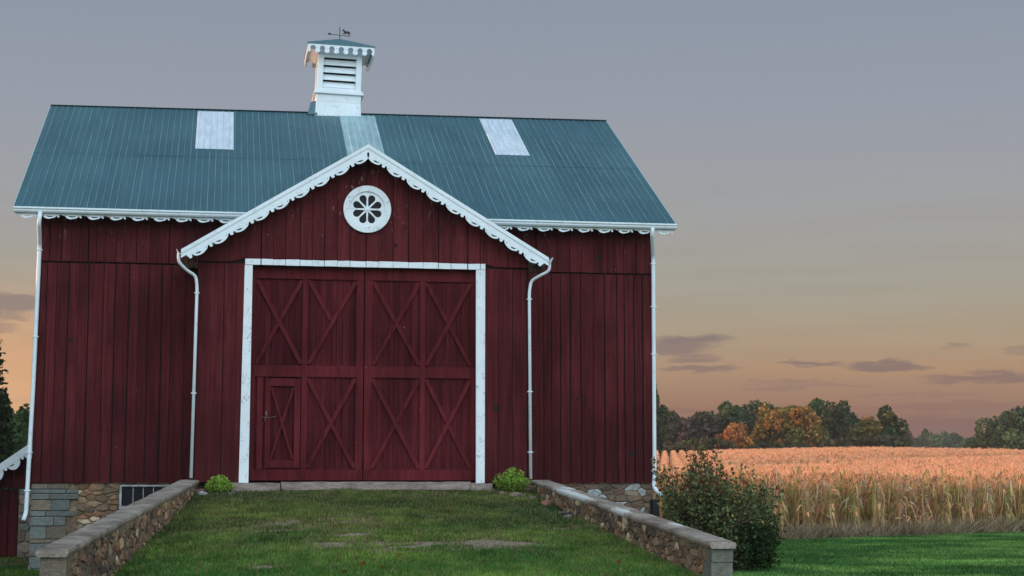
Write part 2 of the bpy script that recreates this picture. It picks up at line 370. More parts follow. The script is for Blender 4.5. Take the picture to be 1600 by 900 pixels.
# ------------------------------------------------------------------ terrain
EDGE_N = np.array([-.519, .855]); EDGE_T = np.array([.855, .519]); EDGE_C = 6.25
def height(x, y):
    x = np.asarray(x, float); y = np.asarray(y, float)
    D = np.hypot(x - CAM.x, y - CAM.y); A = np.degrees(np.arctan2(x - CAM.x, y - CAM.y))
    f = np.clip((D - 70) / 130, 0, 1); rise = 3.35 * (f * .75 + .25 * f * f * (3 - 2 * f))
    rise = rise - 1.6 * np.clip((D - 205) / 120, 0, 1) ** 2 * (D > 205) - .0
    rise = rise + .38 * np.exp(-((A - 21.3) / 4.0) ** 2) * np.clip((D - 90) / 90, 0, 1) - .42 * np.exp(-((D - 128 - (A - 20) * 5.0) / 14) ** 2) * np.clip((A - 15) / 4, 0, 1)
    ahead = np.clip((y + 6) / 20, 0, 1)
    return GROUND + rise * ahead + .05 * (fbm(x, y, 6, 3) - .5)
gx = np.unique(np.concatenate([np.linspace(-1500, -60, 16), np.linspace(-60, 110, 171), np.linspace(110, 1500, 16)]))
gy = np.unique(np.concatenate([np.linspace(-400, -50, 8), np.linspace(-50, 260, 249), np.linspace(260, 2500, 24)]))
X, Y = np.meshgrid(gx, gy); nx, ny = len(gx), len(gy)
V = np.stack([X.ravel(), Y.ravel(), height(X, Y).ravel()], 1)
i = np.arange(ny - 1)[:, None] * nx + np.arange(nx - 1)[None]; F = np.stack([i, i + 1, i + nx + 1, i + nx], -1).reshape(-1, 4)
g = quadmesh('ground', V, F, np.zeros((len(V), 3)), M_GROUND); tag(g, kind='structure')
g.data.polygons.foreach_set('use_smooth', [True] * len(g.data.polygons))

def wallx(side, y):                # centre line of the two retaining walls
    return (-1.90 + (-3.325 + 1.90) * (-y) / 14) if side < 0 else (5.475 + (5.895 - 5.475) * (-y) / 12)
def ramp_z(x, y):
    x = np.asarray(x, float); y = np.asarray(y, float)
    return -.19 - .096 * np.clip(-y, 0, 40) + .07 * (fbm(x, y, 1.6, 21) - .5) - .17 * np.clip(-y / 3, 0, 1) * (np.abs(x - 1.8) / 4.) ** 2.5
BARE = [(-.35, -6.2, .95, .9), (.45, -5.9, 1.1, 1.1), (.3, -8.8, .65, .8), (1.75, -9.0, 1.1, .8), (3.0, -8.8, .8, .7), (2.9, -3.7, .35, .18), (-1.3, -5.2, .4, .5), (3.5, -8.6, .5, .3), (.9, -7.6, .4, .3), (2.4, -1.4, .8, .25), (-.6, -10.8, .3, .25), (4.6, -6.0, .3, .4)]
def bareness(x, y):
    b = np.zeros_like(np.asarray(x, float))
    for cx, cy, rx, ry in BARE: b = np.maximum(b, np.clip(1.25 - np.hypot((x - cx) / rx, (y - cy) / ry), 0, 1))
    return np.clip(b * 1.3, 0, 1) * np.clip((fbm(x * .55, y * 1.3, .34, 77, 5) - .40) * 6, 0, 1)
ys = np.linspace(-20.5, .15, 150); nxr = 80; rows = []
for y in ys:
    xa = wallx(-1, max(y, -14)); xb = wallx(1, max(y, -12)); 
    sl = 2.5 if y < -14 else .0; sr = 2.5 if y < -12 else .0
    row = [(x, y) for x in np.linspace(xa, xb, nxr)]
    rows.append([(xa - sl, y, 1)] + [(a, b, 0) for a, b in row] + [(xb + sr, y, 1)])
P = np.array(rows); XX, YY, SK = P[..., 0], P[..., 1], P[..., 2]
ZZ = np.where((SK > 0) & (YY < -12), np.minimum(ramp_z(XX, YY), GROUND - .02), ramp_z(XX, YY)); ZZ = np.where(YY < -20.2, GROUND - .03, ZZ)
nxr2 = XX.shape[1]; i = np.arange(len(ys) - 1)[:, None] * nxr2 + np.arange(nxr2 - 1)[None]; F = np.stack([i, i + 1, i + nxr2 + 1, i + nxr2], -1).reshape(-1, 4)
rp = quadmesh('grass_ramp', np.stack([XX.ravel(), YY.ravel(), ZZ.ravel()], 1), F, np.zeros((XX.size, 3)), M_RAMP); tag(rp, kind='structure')
rp.data.attributes.new('bare', 'FLOAT', 'POINT').data.foreach_set('value', bareness(XX, YY).ravel().astype('f'))
rp.data.polygons.foreach_set('use_smooth', [True] * len(rp.data.polygons))

# ------------------------------------------------------------------ the barn
barn = thing('barn', 'dark red board barn with teal metal roof, white scalloped trim and a gabled entrance bay', 'barn', (1.64, 2, GROUND))
uz = lambda f: (lambda a: f)
DOWN = [(XL, XR)]
# walls: boards in two tiers (upper tier a little proud), with a dark backing so gaps read as gaps
mb = MB()
u = (1, 0, 0); n = (0, -1, 0)
boards(mb, (0, YF, 0), u, n, XL, XR, lambda a: -.06, lambda a: SEAM - .03, seed=3, gap=(.006, .030))
boards(mb, (0, YF, 0), u, n, XL, XR, lambda a: SEAM, lambda a: EZ + .2, seed=9, proud=.028)
for xs, nn, sd_ in ((XL, -1, 4), (XR, 1, 5)):
    rf = lambda y: EZ + K * ((y - YE) if y < YR else (2 * YR - YE - y)) - .06
    boards(mb, (xs, 0, 0), (0, 1, 0), (nn, 0, 0), YF, YR, lambda a: -.06, lambda a: rf(a), seed=sd_)
    boards(mb, (xs, 0, 0), (0, 1, 0), (nn, 0, 0), YR, YB, lambda a: -.06, lambda a: rf(a), seed=sd_ + 10)
boards(mb, (0, YB, 0), u, (0, 1, 0), XL, XR, lambda a: -.06, lambda a: EZ + .2, seed=13)
WALLMB = mb
mb = MB(); mb.box(XL + .01, XR - .01, YF + .01, YB - .01, -.05, EZ + .15); 
b0 = mb.pts([(XL + .01, YF + .01, EZ + .15), (XL + .01, YB - .01, EZ + .15), (XL + .01, YR, RZ - .12), (XR - .01, YF + .01, EZ + .15), (XR - .01, YB - .01, EZ + .15), (XR - .01, YR, RZ - .12)])
for q in ((0, 1, 2), (3, 5, 4), (0, 2, 5, 3), (1, 4, 5, 2)): mb.face([b0 + k for k in q])
FRAMEMB = mb
# entrance bay
GK_L, GK_R = (GZ - GTZ) / (GX - GL), (GZ - GTZ) / (GR - GX)
gt = lambda a: min(GTZ + GK_L * (a - GL), GTZ + GK_R * (GR - a)) - .07
mb = MB()
BS = FH - .11                      # lower edge of the gable boards
boards(mb, (0, 0, 0), u, n, BL, FX0 + .02, lambda a: -.05, lambda a: BS - .0, seed=31, w=(.26, .36))
boards(mb, (0, 0, 0), u, n, FX1 - .02, BR, lambda a: -.05, lambda a: BS - .0, seed=37, w=(.24, .36), gap=(.008, .028))
gb = boards(mb, (0, 0, 0), u, n, BL - .02, BR + .02, lambda a: BS + .03 if (a < FX0 or a > FX1) else FH - .012, gt, seed=41, w=(.24, .38), proud=.026, splits=[GX, FX0, FX1])
boards(mb, (BL, 0, 0), (0, 1, 0), (-1, 0, 0), .02, YF - .02, lambda a: -.05, lambda a: GTZ + .12, seed=43)
boards(mb, (BR, 0, 0), (0, 1, 0), (1, 0, 0), .02, YF - .02, lambda a: -.05, lambda a: GTZ + .12, seed=47)
mb.build('entrance_bay_wall', M_RED, barn)
mb = MB()
mb.box(BL + .01, FX0 + .1, .01, .05, -.05, BS); mb.box(FX1 - .1, BR - .01, .01, .05, -.05, BS)
mb.box(BL + .01, BL + .05, .05, YF - .03, -.05, GTZ); mb.box(BR - .05, BR - .01, .05, YF - .03, -.05, GTZ)
b0 = mb.pts([(BL + .01, .01, BS), (BR - .01, .01, BS), (BR - .01, .01, gt(BR) - .03), (GX, .01, GZ - .12), (BL + .01, .01, gt(BL) - .03)]); mb.face([b0 + k for k in range(5)])
mb.box(FX0 + .05, FX1 - .05, .3, .34, -.05, BS + .1)
mb.build('bay_frame', M_DARKVOID, barn)

def sag(mb):                       # the old ridge has settled a little towards the left
    for i_, (x, y, z) in enumerate(mb.v):
        if z > EZ: mb.v[i_] = (x, y, z - (.17 + (.03 - .17) * (x - EXL) / (EXR - EXL)) * (z - EZ) / (RZ - EZ))
    return mb
mb = MB(); r_ = random.Random(77)
for (x, z, y_, a_) in ((4.52, 1.55, -.034, .055), (8.02, .62, YF - .034, .07), (7.25, 5.12, YF - .062, .055), (2.35, 5.02, -.06, .035), (2.05, 4.92, -.06, .022), (-4.55, 3.05, YF - .034, .04), (-2.35, 4.45, YF - .034, .03), (7.85, 4.0, YF - .034, .025), (7.9, 3.5, YF - .034, .02), (6.1, 3.1, YF - .034, .03), (6.75, 1.85, YF - .034, .03), (2.55, 5.4, -.06, .02), (-4.2, 1.8, YF - .034, .022), (4.65, 2.9, -.034, .02)):
    a_ *= 1.35; y_ -= .006; P = [(x + a_ * math.cos(q) * r_.uniform(.6, 1.1), y_, z + a_ * .8 * math.sin(q) * r_.uniform(.6, 1.15)) for q in np.linspace(0, 2 * math.pi, 10)[:-1]]; b0 = mb.pts(P + [(p[0], p[1] + .02, p[2]) for p in P]); mb.face([b0 + k for k in range(9)])
    for k in range(9): mb.face((b0 + k, b0 + 9 + k, b0 + 9 + (k + 1) % 9, b0 + (k + 1) % 9))
HOLEMB = mb
# metal roof: profile with ribs swept down the slope
def ribbed(mb, xa, xb, pa, pb, lift=0., pitch=.152, tint_rib=1., step=None):
    """pa, pb: (y,z) at the top and bottom; ribs every `pitch`"""
    (ya, za), (yb, zb) = pa, pb; d = Vector((0, yb - ya, zb - za)).normalized(); nrm = Vector((0, -d.z, d.y))
    if nrm.z < 0: nrm = -nrm
    prof = [(xa, 0, 0)]; k = math.ceil(xa / pitch)
    while k * pitch < xb - .03:
        c = k * pitch
        if c - .03 > xa: prof += [(c - .014, 0, 0), (c - .006, .016, 1), (c + .006, .016, 1), (c + .014, 0, 0)]
        for q in (.33, .66):
            cc = c + pitch * q
            if cc + .02 < xb and cc - .02 > xa: prof += [(cc - .012, 0, 0), (cc, .006, 0), (cc + .012, 0, 0)]
        k += 1
    prof.append((xb, 0, 0)); prof = sorted(prof)
    o = nrm * lift
    A = mb.pts([(x, ya + nrm.y * h + o.y, za + nrm.z * h + o.z) for x, h, _ in prof]); B = mb.pts([(x, yb + nrm.y * h + o.y, zb + nrm.z * h + o.z) for x, h, _ in prof])
    for j in range(len(prof) - 1):
        rv = (.25 + .75 * abs(math.sin(prof[j][0] * 12.9 + 1.3))) if int(prof[j][0] / pitch + 500) % 3 else 1.; tt = tint_rib * rv if (prof[j][2] and prof[j + 1][2]) else (.35 * tint_rib if (prof[j][2] or prof[j + 1][2]) else 0)
        mb.face((A + j, B + j, B + j + 1, A + j + 1), tt)
def roofpt(y): return (y, EZ + K * (y - YE))
WALLOBJ = sag(WALLMB).build('barn_wall', M_RED, barn); tag(HOLEMB.build('knot_holes', M_DARKVOID, WALLOBJ), kind='stuff'); sag(FRAMEMB).build('wall_frame', M_DARKVOID, barn)
mb = MB(); ymid = 5.05
ribbed(mb, EXL, EXR, roofpt(YR), roofpt(ymid - .1), .006); ribbed(mb, EXL, EXR, roofpt(ymid), roofpt(YE - .05), 0.)
bk = lambda y: (y, EZ + K * (2 * YR - YE - y)); ribbed(mb, EXL, EXR, bk(YR), bk(2 * YR - YE + .05), 0.)
th = .05                            # underside and edges
for (p, q) in ((roofpt(YR), roofpt(YE)), (bk(YR), bk(2 * YR - YE))):
    b0 = mb.pts([(EXL, p[0], p[1] - .004), (EXR, p[0], p[1] - .004), (EXR, q[0], q[1] - .004), (EXL, q[0], q[1] - .004),
                 (EXL, p[0], p[1] - th), (EXR, p[0], p[1] - th), (EXR, q[0], q[1] - th), (EXL, q[0], q[1] - th)])
    for f in ((4, 5, 6, 7), (0, 3, 7, 4), (1, 2, 6, 5), (3, 2, 6, 7)): mb.face([b0 + k for k in f], 0)
roof = sag(mb).build('roof', M_ROOF, barn)
mb = MB(); mb.beam((EXL - .01, YR, RZ + .018), (EXR + .01, YR, RZ + .018), .16, .012, tint=.1); sag(mb).build('ridge_cap', M_ROOF, roof, bevel=.01)
for x0, x1, ya, yb, mm in ((-2.03, -1.10, 8.38, 5.5, M_SKYL), (1.68, 2.62, 8.38, 4.2, M_SKYL2), (5.44, 6.33, 8.40, 5.66, M_SKYL)):
    mb = MB(); ribbed(mb, x0, x1, roofpt(ya), roofpt(yb), .017, tint_rib=1.); sag(mb).build('skylight', mm, roof)
# teal drip edge along the rakes of the main roof, soffit boards under the eave overhang
mb = MB()
for xs in (EXL - .012, EXR + .012):
    mb.beam((xs, YE - .02, EZ - .03), (xs, YR, RZ - .03), .016, .06, (0, -K, 1)); mb.beam((xs, 2 * YR - YE + .02, EZ - .03), (xs, YR, RZ - .03), .016, .06, (0, K, 1))
    sag(mb).build('rake_edge', M_SKYL2, roof); mb = MB()
mb = MB(); mb.box(EXL + .02, GL + .9, YE + .03, YF - .03, EZ - .075, EZ - .055); mb.build('soffit', M_OLDWHITE, roof); mb = MB(); mb.box(GR - .9, EXR - .02, YE + .03, YF - .03, EZ - .075, EZ - .055); mb.build('soffit', M_OLDWHITE, roof)
# bay roof: two ribbed slopes running back into the main roof
mb = MB(); yv = YE + (GZ - EZ) / K
for sx_, gk in ((-1, GK_L), (1, GK_R)):
    tip = GL if sx_ < 0 else GR
    def zt_(x): return GZ - gk * abs(x - GX)
    for (off, tn_) in ((.0, 0), (-.05, 0)):
        A = []
        ybk = lambda z: max(YE + (z - EZ) / K + .02, YF - .02)
        for k in range(13):
            x = GX + (tip - GX) * k / 12; z = zt_(x) + off; A.append(((x, -.40, z), (x, ybk(zt_(x)), z)))
        b0 = mb.pts([p for ab in A for p in ab])
        for k in range(12): mb.face((b0 + 2 * k, b0 + 2 * k + 1, b0 + 2 * k + 3, b0 + 2 * k + 2), 0)
mb.build('bay_roof', M_ROOF, barn)

# --- scalloped trim
def scallop_run(L, top=0., unit=.49, h0=.05, big=.088, start=.0):
    """outline hanging down from `top`; returns [outer, holes...] in (s,t)"""
    nU = max(1, round((L - start) / unit)); w = (L - start) / nU; out = [(0, top), (0, -h0)]; holes = []
    for k in range(nU):
        s = start + k * w
        out.append((s + .01, -h0))
        for q in range(9):         # small ball
            a_ = math.pi * (1.15 - 1.3 * q / 8) ; out.append((s + w * .11 + .036 * math.cos(a_), -h0 - .028 - .038 * max(0, math.sin(math.pi * q / 8))))
        out.append((s + w * .22, -h0 - .008))
        for q in range(1, 12):     # big lobe, deeper on the near side
            f = q / 12; out.append((s + w * (.22 + .76 * f), -h0 - .008 - big * math.sin(math.pi * f ** .9) ** .6))
        out.append((s + w * .985, -h0))
        hc = s + w * .52
        holes.append([(hc - .095, -h0 - .012), (hc - .05, -h0 - .045), (hc + .0, -h0 - .058), (hc + .05, -h0 - .045), (hc + .03, -h0 - .030), (hc - .03, -h0 - .022)])
        holes.append(circ(s + w * .86, -h0 - .018, .011, 6)); holes.append(circ(s + w * .27, -h0 - .026, .010, 6))
    out += [(L, -h0), (L, top)]
    return [out] + holes
Yg = -.40
for sx_, tip in ((-1, GL), (1, GR)):
    a = Vector((tip, 0, GTZ)); b = Vector((GX, 0, GZ)); d = (b - a); L = d.length; d.normalize(); nn = Vector((0, 1, 0)).cross(d)
    if nn.z < 0: nn = -nn
    mb = MB()                      # fascia board, a crown strip above it
    for (o0, w_, y_, t_) in ((-.045, .075, Yg - .028, .05), (-.118, .085, Yg - .012, .026)):
        p = a + nn * o0; q = b + nn * o0; k = abs(o0) * .61
        P = []
        for yy in (y_, y_ + t_):
            P += [(a.x, yy, a.z + (o0 - w_ / 2) * 1.17), (b.x, yy, b.z + (o0 - w_ / 2) * 1.17), (b.x, yy, b.z + (o0 + w_ / 2) * 1.17), (a.x, yy, a.z + (o0 + w_ / 2) * 1.17)]
        mb.hexa(P)
    brd = mb.build('bargeboard', M_WHITE, barn)
    polys = scallop_run(L - .12, 0., .475)
    me = cut(polys, .02); mb = MB()
    if sx_ < 0: mb.addmesh(me, basis((a.x - nn.x * .155 + d.x * .03, Yg - .004, a.z - nn.z * .155 + d.z * .03), d, nn))
    else: mb.addmesh(me, basis((a.x - nn.x * .155 + d.x * .03, Yg - .004, a.z - nn.z * .155 + d.z * .03), d, nn))
    mb.build('scalloped_trim', M_WHITE, brd)
# main eave: gutter, scroll trim
def gutter(mb, p0, p1, out, w=.12, h=.12):
    p0 = Vector(p0); p1 = Vector(p1); out = Vector(out)
    prof = [(0, 0), (0, -h), (w * .55, -h), (w * .78, -h * .72), (w * .80, -h * .45), (w, -h * .30), (w, 0), (w * .93, 0), (w * .93, -h * .25), (w * .7, -h * .5), (w * .5, -h * .9), (.008, -h * .9), (.008, 0)]
    A = mb.pts([p0 + out * a_ + Vector((0, 0, b_)) for a_, b_ in prof]); B = mb.pts([p1 + out * a_ + Vector((0, 0, b_)) for a_, b_ in prof]); m_ = len(prof)
    for k in range(m_): mb.face((A + k, A + (k + 1) % m_, B + (k + 1) % m_, B + k))
    mb.face([A + k for k in range(m_)]); mb.face([B + k for k in reversed(range(m_))])
mb = MB(); gutter(mb, (EXL, YE - .012, EZ - .005), (EXR, YE - .012, EZ - .005), (0, -1, 0)); mb.build('gutter', M_GUTTER, barn)
mb = MB()
def scroll_unit(s, w=.40):
    o = [(s, 0), (s, -.05)]
    for q in range(11):
        f = q / 10; o.append((s + .05 + (w - .10) * f, -.05 - .075 * math.sin(math.pi * f ** .8) ** .8 - (.012 if q in (8, 9) else 0)))
    o += [(s + w - .035, -.085), (s + w - .01, -.10), (s + w + .01, -.08), (s + w - .005, -.055), (s + w, 0)]
    return [o, [(s + w * .3, -.052), (s + w * .42, -.085), (s + w * .62, -.085), (s + w * .74, -.055), (s + w * .55, -.062)], circ(s + w * .2, -.045, .013, 6)]
for (xa, xb) in ((EXL + .08, GL + 1.35), (GR - 1.35, EXR - .05)):
    x = xa; polys = []; mb = MB()
    while x + .42 < xb: polys += scroll_unit(x); x += .47
    me = cut(polys, .018); mb.addmesh(me, basis((0, YE - .0, EZ - .118), (1, 0, 0), (0, 0, 1)))
    mb.box(xa - .05, xb + .03, YE - .012, YE + .012, EZ - .155, EZ - .06); mb.build('eave_trim', M_WHITE, barn)
# bay side gutters
for tip, s_ in ((GL, -1), (GR, 1)):
    mb = MB(); gutter(mb, (tip - s_ * .02, -.43, GTZ + .0), (tip - s_ * .02, YE + .1, GTZ + .0), (s_, 0, 0), .11, .11); mb.build('gutter', M_GUTTER, barn)
    mb = MB(); xw = BL if s_ < 0 else BR
    mb.box(min(tip, xw) + .02, max(tip, xw) - .02, -.36, YF - .05, GTZ - .10, GTZ - .075); mb.build('soffit', M_OLDWHITE, barn)
# downspouts: (path, brackets)
def downspout(path, br, r=.047, strap_x=0.):
    mb = MB(); mb.tube(path, r, 4 if False else 10, .85); d = mb.build('downspout', M_GUTTER, barn, smooth=True)
    for z in br:
        q = [p for p in path]; 
        for (p0, p1) in zip(q[:-1], q[1:]):
            if p1[2] <= z <= p0[2]:
                f = (p0[2] - z) / (p0[2] - p1[2] + 1e-9); x = p0[0] + (p1[0] - p0[0]) * f; y = p0[1] + (p1[1] - p0[1]) * f
        mb = MB(); mb.box(x - r - .022, x + r + .022, y - r * .85 - .006, y + .05, z - .011, z + .011); mb.build('bracket', M_GUTTER, d, bevel=.003)
    return d
def bend(pts, r=.09, n=5):
    P = [Vector(pts[0])]
    for a, b, c in zip(pts[:-2], pts[1:-1], pts[2:]):
        a, b, c = Vector(a), Vector(b), Vector(c); u_ = (a - b); v_ = (c - b); rr = min(r, u_.length / 2.1, v_.length / 2.1); p = b + u_.normalized() * rr; q = b + v_.normalized() * rr
        for k in range(n + 1):
            f = k / n; P.append(p * (1 - f) ** 2 + b * 2 * f * (1 - f) + q * f * f)
    P.append(Vector(pts[-1])); return P
downspout(bend([(-5.22, YE - .07, EZ - .1), (-5.24, YE - .07, EZ - .35), (-5.26, YF - .085, 5.1), (-5.30, YF - .085, 2), (-5.36, YF - .11, -.7), (-5.40, YF - .2, -.85)]), [5.0, 3.1, .6, -.22])
downspout(bend([(8.42, YE - .07, EZ - .1), (8.40, YE - .07, EZ - .25), (8.55, YF - .085, 5.15), (8.53, YF - .085, 0.1), (8.50, YF - .10, -.15), (8.66, YF - .22, -.36)]), [5.0, 2.9, .22, 4.0])
downspout(bend([(GL - .05, -.33, GTZ - .08), (GL - .05, -.33, GTZ - .26), (GL + .12, -.2, GTZ - .42), (BL - .06, -.09, GTZ - .52), (BL - .03, -.085, GTZ - .75), (BL - .07, -.085, .05)]), [3.9, 1.8], .034)
downspout(bend([(GR + .03, -.33, GTZ - .08), (GR + .03, -.33, GTZ - .28), (GR - .2, -.2, GTZ - .40), (BR + .06, -.09, GTZ - .48), (BR + .02, -.085, GTZ - .72), (BR + .045, -.085, .03)]), [3.9, 1.9, .6], .034)
# shaggy old nests under the bay eaves
for x, sdn in ((BL - .17, 1), (BR + .17, 2)):
    r_ = random.Random(sdn); mb = MB()
    for k in range(70):
        a_ = (x + r_.uniform(-.12, .12), -.1 + r_.uniform(-.1, .1), GTZ - .11 - r_.random() * .05)
        mb.tube([a_, (a_[0] + r_.uniform(-.04, .04), a_[1] + r_.uniform(-.04, .04), a_[2] - r_.uniform(.05, .2))], .006, 3)
    mb.build('nest', M_NEST, barn)

# --- round window
mb = MB(); cx, cz = 1.72, 5.775; petals = []
outer = circ(0, 0, .51, 48)
for k in range(8):
    a_ = (k + .5) * math.pi / 4; P = []
    pts_ = [(.055, 0)] + [(.245 + .078 * math.cos(q), .078 * math.sin(q)) for q in np.linspace(-math.pi * .62, math.pi * .62, 11)]
    for (r0, s0) in pts_: P.append((r0 * math.cos(a_) - s0 * math.sin(a_), r0 * math.sin(a_) + s0 * math.cos(a_)))
    petals.append(P)
me = cut([outer] + petals, .03); mb.addmesh(me, basis((cx, -.075, cz), (1, 0, 0), (0, 0, 1)))
me = cut([outer, circ(0, 0, .385, 40)], .03); mb.addmesh(me, basis((cx, -.104, cz), (1, 0, 0), (0, 0, 1)))
mb.tube([(cx, -.11, cz), (cx, -.085, cz)], .035, 12)
rw = mb.build('round_window', M_OLDWHITE, barn)
mb = MB(); mb.tube([(cx, -.056, cz), (cx, -.052, cz)], .4, 32); mb.build('glass', M_GLASS, rw)

# --- door frame: white painted jambs; the head is painted on the lower ends of the gable boards
mb = MB()
mb.hexa([(FX0 - .035, -.045, -.06), (FX0 + .165, -.045, -.06), (FX0 + .165, .02, -.06), (FX0 - .035, .02, -.06), (FX0 + .01, -.045, FH - .14), (FX0 + .175, -.045, FH - .14), (FX0 + .175, .02, FH - .14), (FX0 + .01, .02, FH - .14)])
mb.hexa([(FX1 - .19, -.045, -.06), (FX1 - .005, -.045, -.06), (FX1 - .005, .02, -.06), (FX1 - .19, .02, -.06), (FX1 - .20, -.045, FH - .14), (FX1, -.045, FH - .14), (FX1, .02, FH - .14), (FX1 - .20, .02, FH - .14)])
r_ = random.Random(5)
for (a0, a1, t_) in gb:
    a0_, a1_ = max(a0, FX0 + .012), min(a1, FX1 - .003)
    if a1_ - a0_ < .03: continue
    j0, j1 = r_.uniform(-.008, .006), r_.uniform(-.008, .006); P = []; j2 = r_.uniform(0, .006)
    for y_ in (-.0545, -.01): P += [(a0_, y_, FH - .135 + j2), (a1_ + .004, y_, FH - .135 + j2), (a1_ + .004, y_, FH - .006 + j1), (a0_, y_, FH - .006 + j0)]
    mb.hexa(P)
mb.build('door_frame', M_OLDWHITE, barn)
# --- the two door leaves
def xbrace(mb, x0, x1, z0, z1, y, w=.085, cutlow=False):
    mb.beam((x0, y, z1), (x1, y, z0), w, .040, (0, 1, 0), .55)
    cxm, czm = (x0 + x1) / 2, (z0 + z1) / 2; d = Vector((x1 - x0, 0, z1 - z0)).normalized() * w * .62
    if not cutlow: mb.beam((x0, y, z0), (cxm - d.x, y, czm - d.z), w * .95, .034, (0, 1, 0), .42)
    
    mb.beam((cxm + d.x, y, czm + d.z), (x1, y, z1), w * .95, .034, (0, 1, 0), .62)
IX0, IX1, IH, XM = FX0 + .15, FX1 - .17, FH - .06, 1.70
def leaf_door(x0, x1, wicket, lbl):
    mb = MB(); boards(mb, (0, .215, 0), (1, 0, 0), (0, -1, 0), x0 + .03, x1 - .03, lambda a: -.0, lambda a: IH, seed=int(50 + x0 * 7), w=(.10, .15), gap=(.003, .007), th=.015)
    d = mb.build('barn_door', M_DOOR, barn); tag(d, lbl)
    f = MB(); y = .150; z1, z2 = 2.18, 2.42; xc = (x0 + x1) / 2 - (.02 if wicket else -.02)
    def rail(a, b, c, e, yy=y, tn=.5): f.box(a, b, yy, yy + .026, c, e, tn)
    rail(x0, x1, .0, .23, tn=.35); rail(x0, x1, z1, z2, tn=.5); rail(x0, x1, 4.27, IH, tn=.45)
    for a_, b_ in ((x0, x0 + .16), (x1 - .15, x1)): rail(a_, b_, .23, z1, tn=.6); rail(a_, b_, z2, 4.27, tn=.4)
    rail(xc - .055, xc + .055, .23, z1, y - .003, .7); rail(xc - .055, xc + .055, z2, 4.27, y - .003, .55)
    f.build('door_rails', M_DOORTRIM, d)
    f = MB()
    for (a_, b_) in ((x0 + .18, xc - .075), (x1 - .17, xc + .075)):
        xbrace(f, a_, b_, z2 + .04, 4.24, y + .018, cutlow=(wicket and a_ > xc))
        if not (wicket and a_ < xc): xbrace(f, a_, b_, .26, z1 - .03, y + .018)
    f.build('cross_brace', M_DOORTRIM, d)
    if wicket:
        w0, w1 = x0 + .40, xc - .075; f = MB()
        f.box(x0 + .22, x0 + .34, y, y + .026, .24, z1 - .01, .75)
        f.box(w0, w0 + .10, y - .01, y + .02, .26, z1 - .04, .6); f.box(w1 - .13, w1 - .005, y - .01, y + .02, .26, z1 - .04, .8)
        f.box(w0 + .10, w1 - .13, y - .01, y + .02, z1 - .20, z1 - .04, .6); f.box(w0 + .10, w1 - .13, y - .01, y + .02, .26, .42, .45)
        xbrace(f, w0 + .12, w1 - .15, .45, z1 - .23, y + .003, .05)
        f.build('wicket_door', M_DOORTRIM, d)
        f = MB(); hx, hz = w0 + .0, 1.33
        f.tube([(hx - .08, y - .03, hz), (hx + .10, y - .035, hz - .02)], .006, 6); f.tube([(hx + .02, y - .02, hz + .02), (hx - .02, y - .06, hz - .08), (hx - .05, y - .03, hz - .16)], .006, 6)
        f.box(hx + .0, hx + .03, y - .045, y - .02, hz + .03, hz + .12); f.tube([(hx + .12, y - .03, hz - .01), (hx + .22, y - .03, hz + .01)], .007, 6); f.build('latch', M_METAL, d)
    return d
leaf_door(IX0 - .05, XM - .012, True, 'left barn door with a small wicket door in its lower panel')
leaf_door(XM + .012, IX1 + .05, False, 'right barn door with four crossed panels')
# stone sill
def rockify(o, amt, seed, sc=3.):
    me = o.data; bm = bmesh.new(); bm.from_mesh(me); bmesh.ops.subdivide_edges(bm, edges=bm.edges[:], cuts=3, use_grid_fill=True)
    rr = random.Random(seed)
    from mathutils import noise as mn
    for v in bm.verts: v.co += Vector(mn.noise_vector(v.co * sc + Vector((seed, 0, 0)))) * amt
    bm.to_mesh(me); bm.free()
mb = MB()
for k in range(6): mb.box(-.02 + k * .66, -.02 + (k + 1) * .66 - .0, -.36, .28, -.20, -.035 + .003 * (k % 2))
s_ = mb.build('door_sill', M_SILL, barn); rockify(s_, .018, 3)
for k, (x0, x1, zt) in enumerate(((-1.02, -.04, -.06), (3.95, 4.42, -.07))):
    mb = MB(); mb.box(x0, x1, -.42, .1, -.35, zt); s_ = mb.build('threshold_stone', M_SILL, barn); rockify(s_, .05, 11 + k, 2.2)

# --- rubble stonework
def voronoi_cells(pts, x0, x1, y0, y1, sx):
    cells = []
    for i_, (px, py) in enumerate(pts):
        P = [(x0, y0), (x1, y0), (x1, y1), (x0, y1)]
        nb = sorted(((qx - px) ** 2 / sx ** 2 + (qy - py) ** 2, qx, qy) for j_, (qx, qy) in enumerate(pts) if j_ != i_ and abs(qx - px) < sx * .9 and abs(qy - py) < .9)[:22]
        for _, qx, qy in nb:
            ax, ay = (qx - px) / sx ** 2, qy - py; c_ = ax * (px + qx) / 2 + ay * (py + qy) / 2; Q = []
            for a_, b_ in zip(P, P[1:] + P[:1]):
                da, db = ax * a_[0] + ay * a_[1] - c_, ax * b_[0] + ay * b_[1] - c_
                if da <= 0: Q.append(a_)
                if (da < 0 < db) or (db < 0 < da): t_ = da / (da - db); Q.append((a_[0] + (b_[0] - a_[0]) * t_, a_[1] + (b_[1] - a_[1]) * t_))
            P = Q
            if not P: break
        if len(P) >= 3: cells.append(P)
    return cells
PAL = [tuple(1.4 * q * k_ for q, k_ in zip(c_, (1.15, 1.0, .88))) for c_ in [(.17, .11, .065), (.21, .115, .06), (.20, .15, .09), (.13, .09, .06), (.28, .21, .13), (.15, .125, .09), (.11, .075, .05), (.18, .10, .058), (.38, .33, .25), (.15, .105, .068), (.14, .095, .06), (.16, .12, .08)]] + [(.09, .06, .045), (.12, .08, .055)]
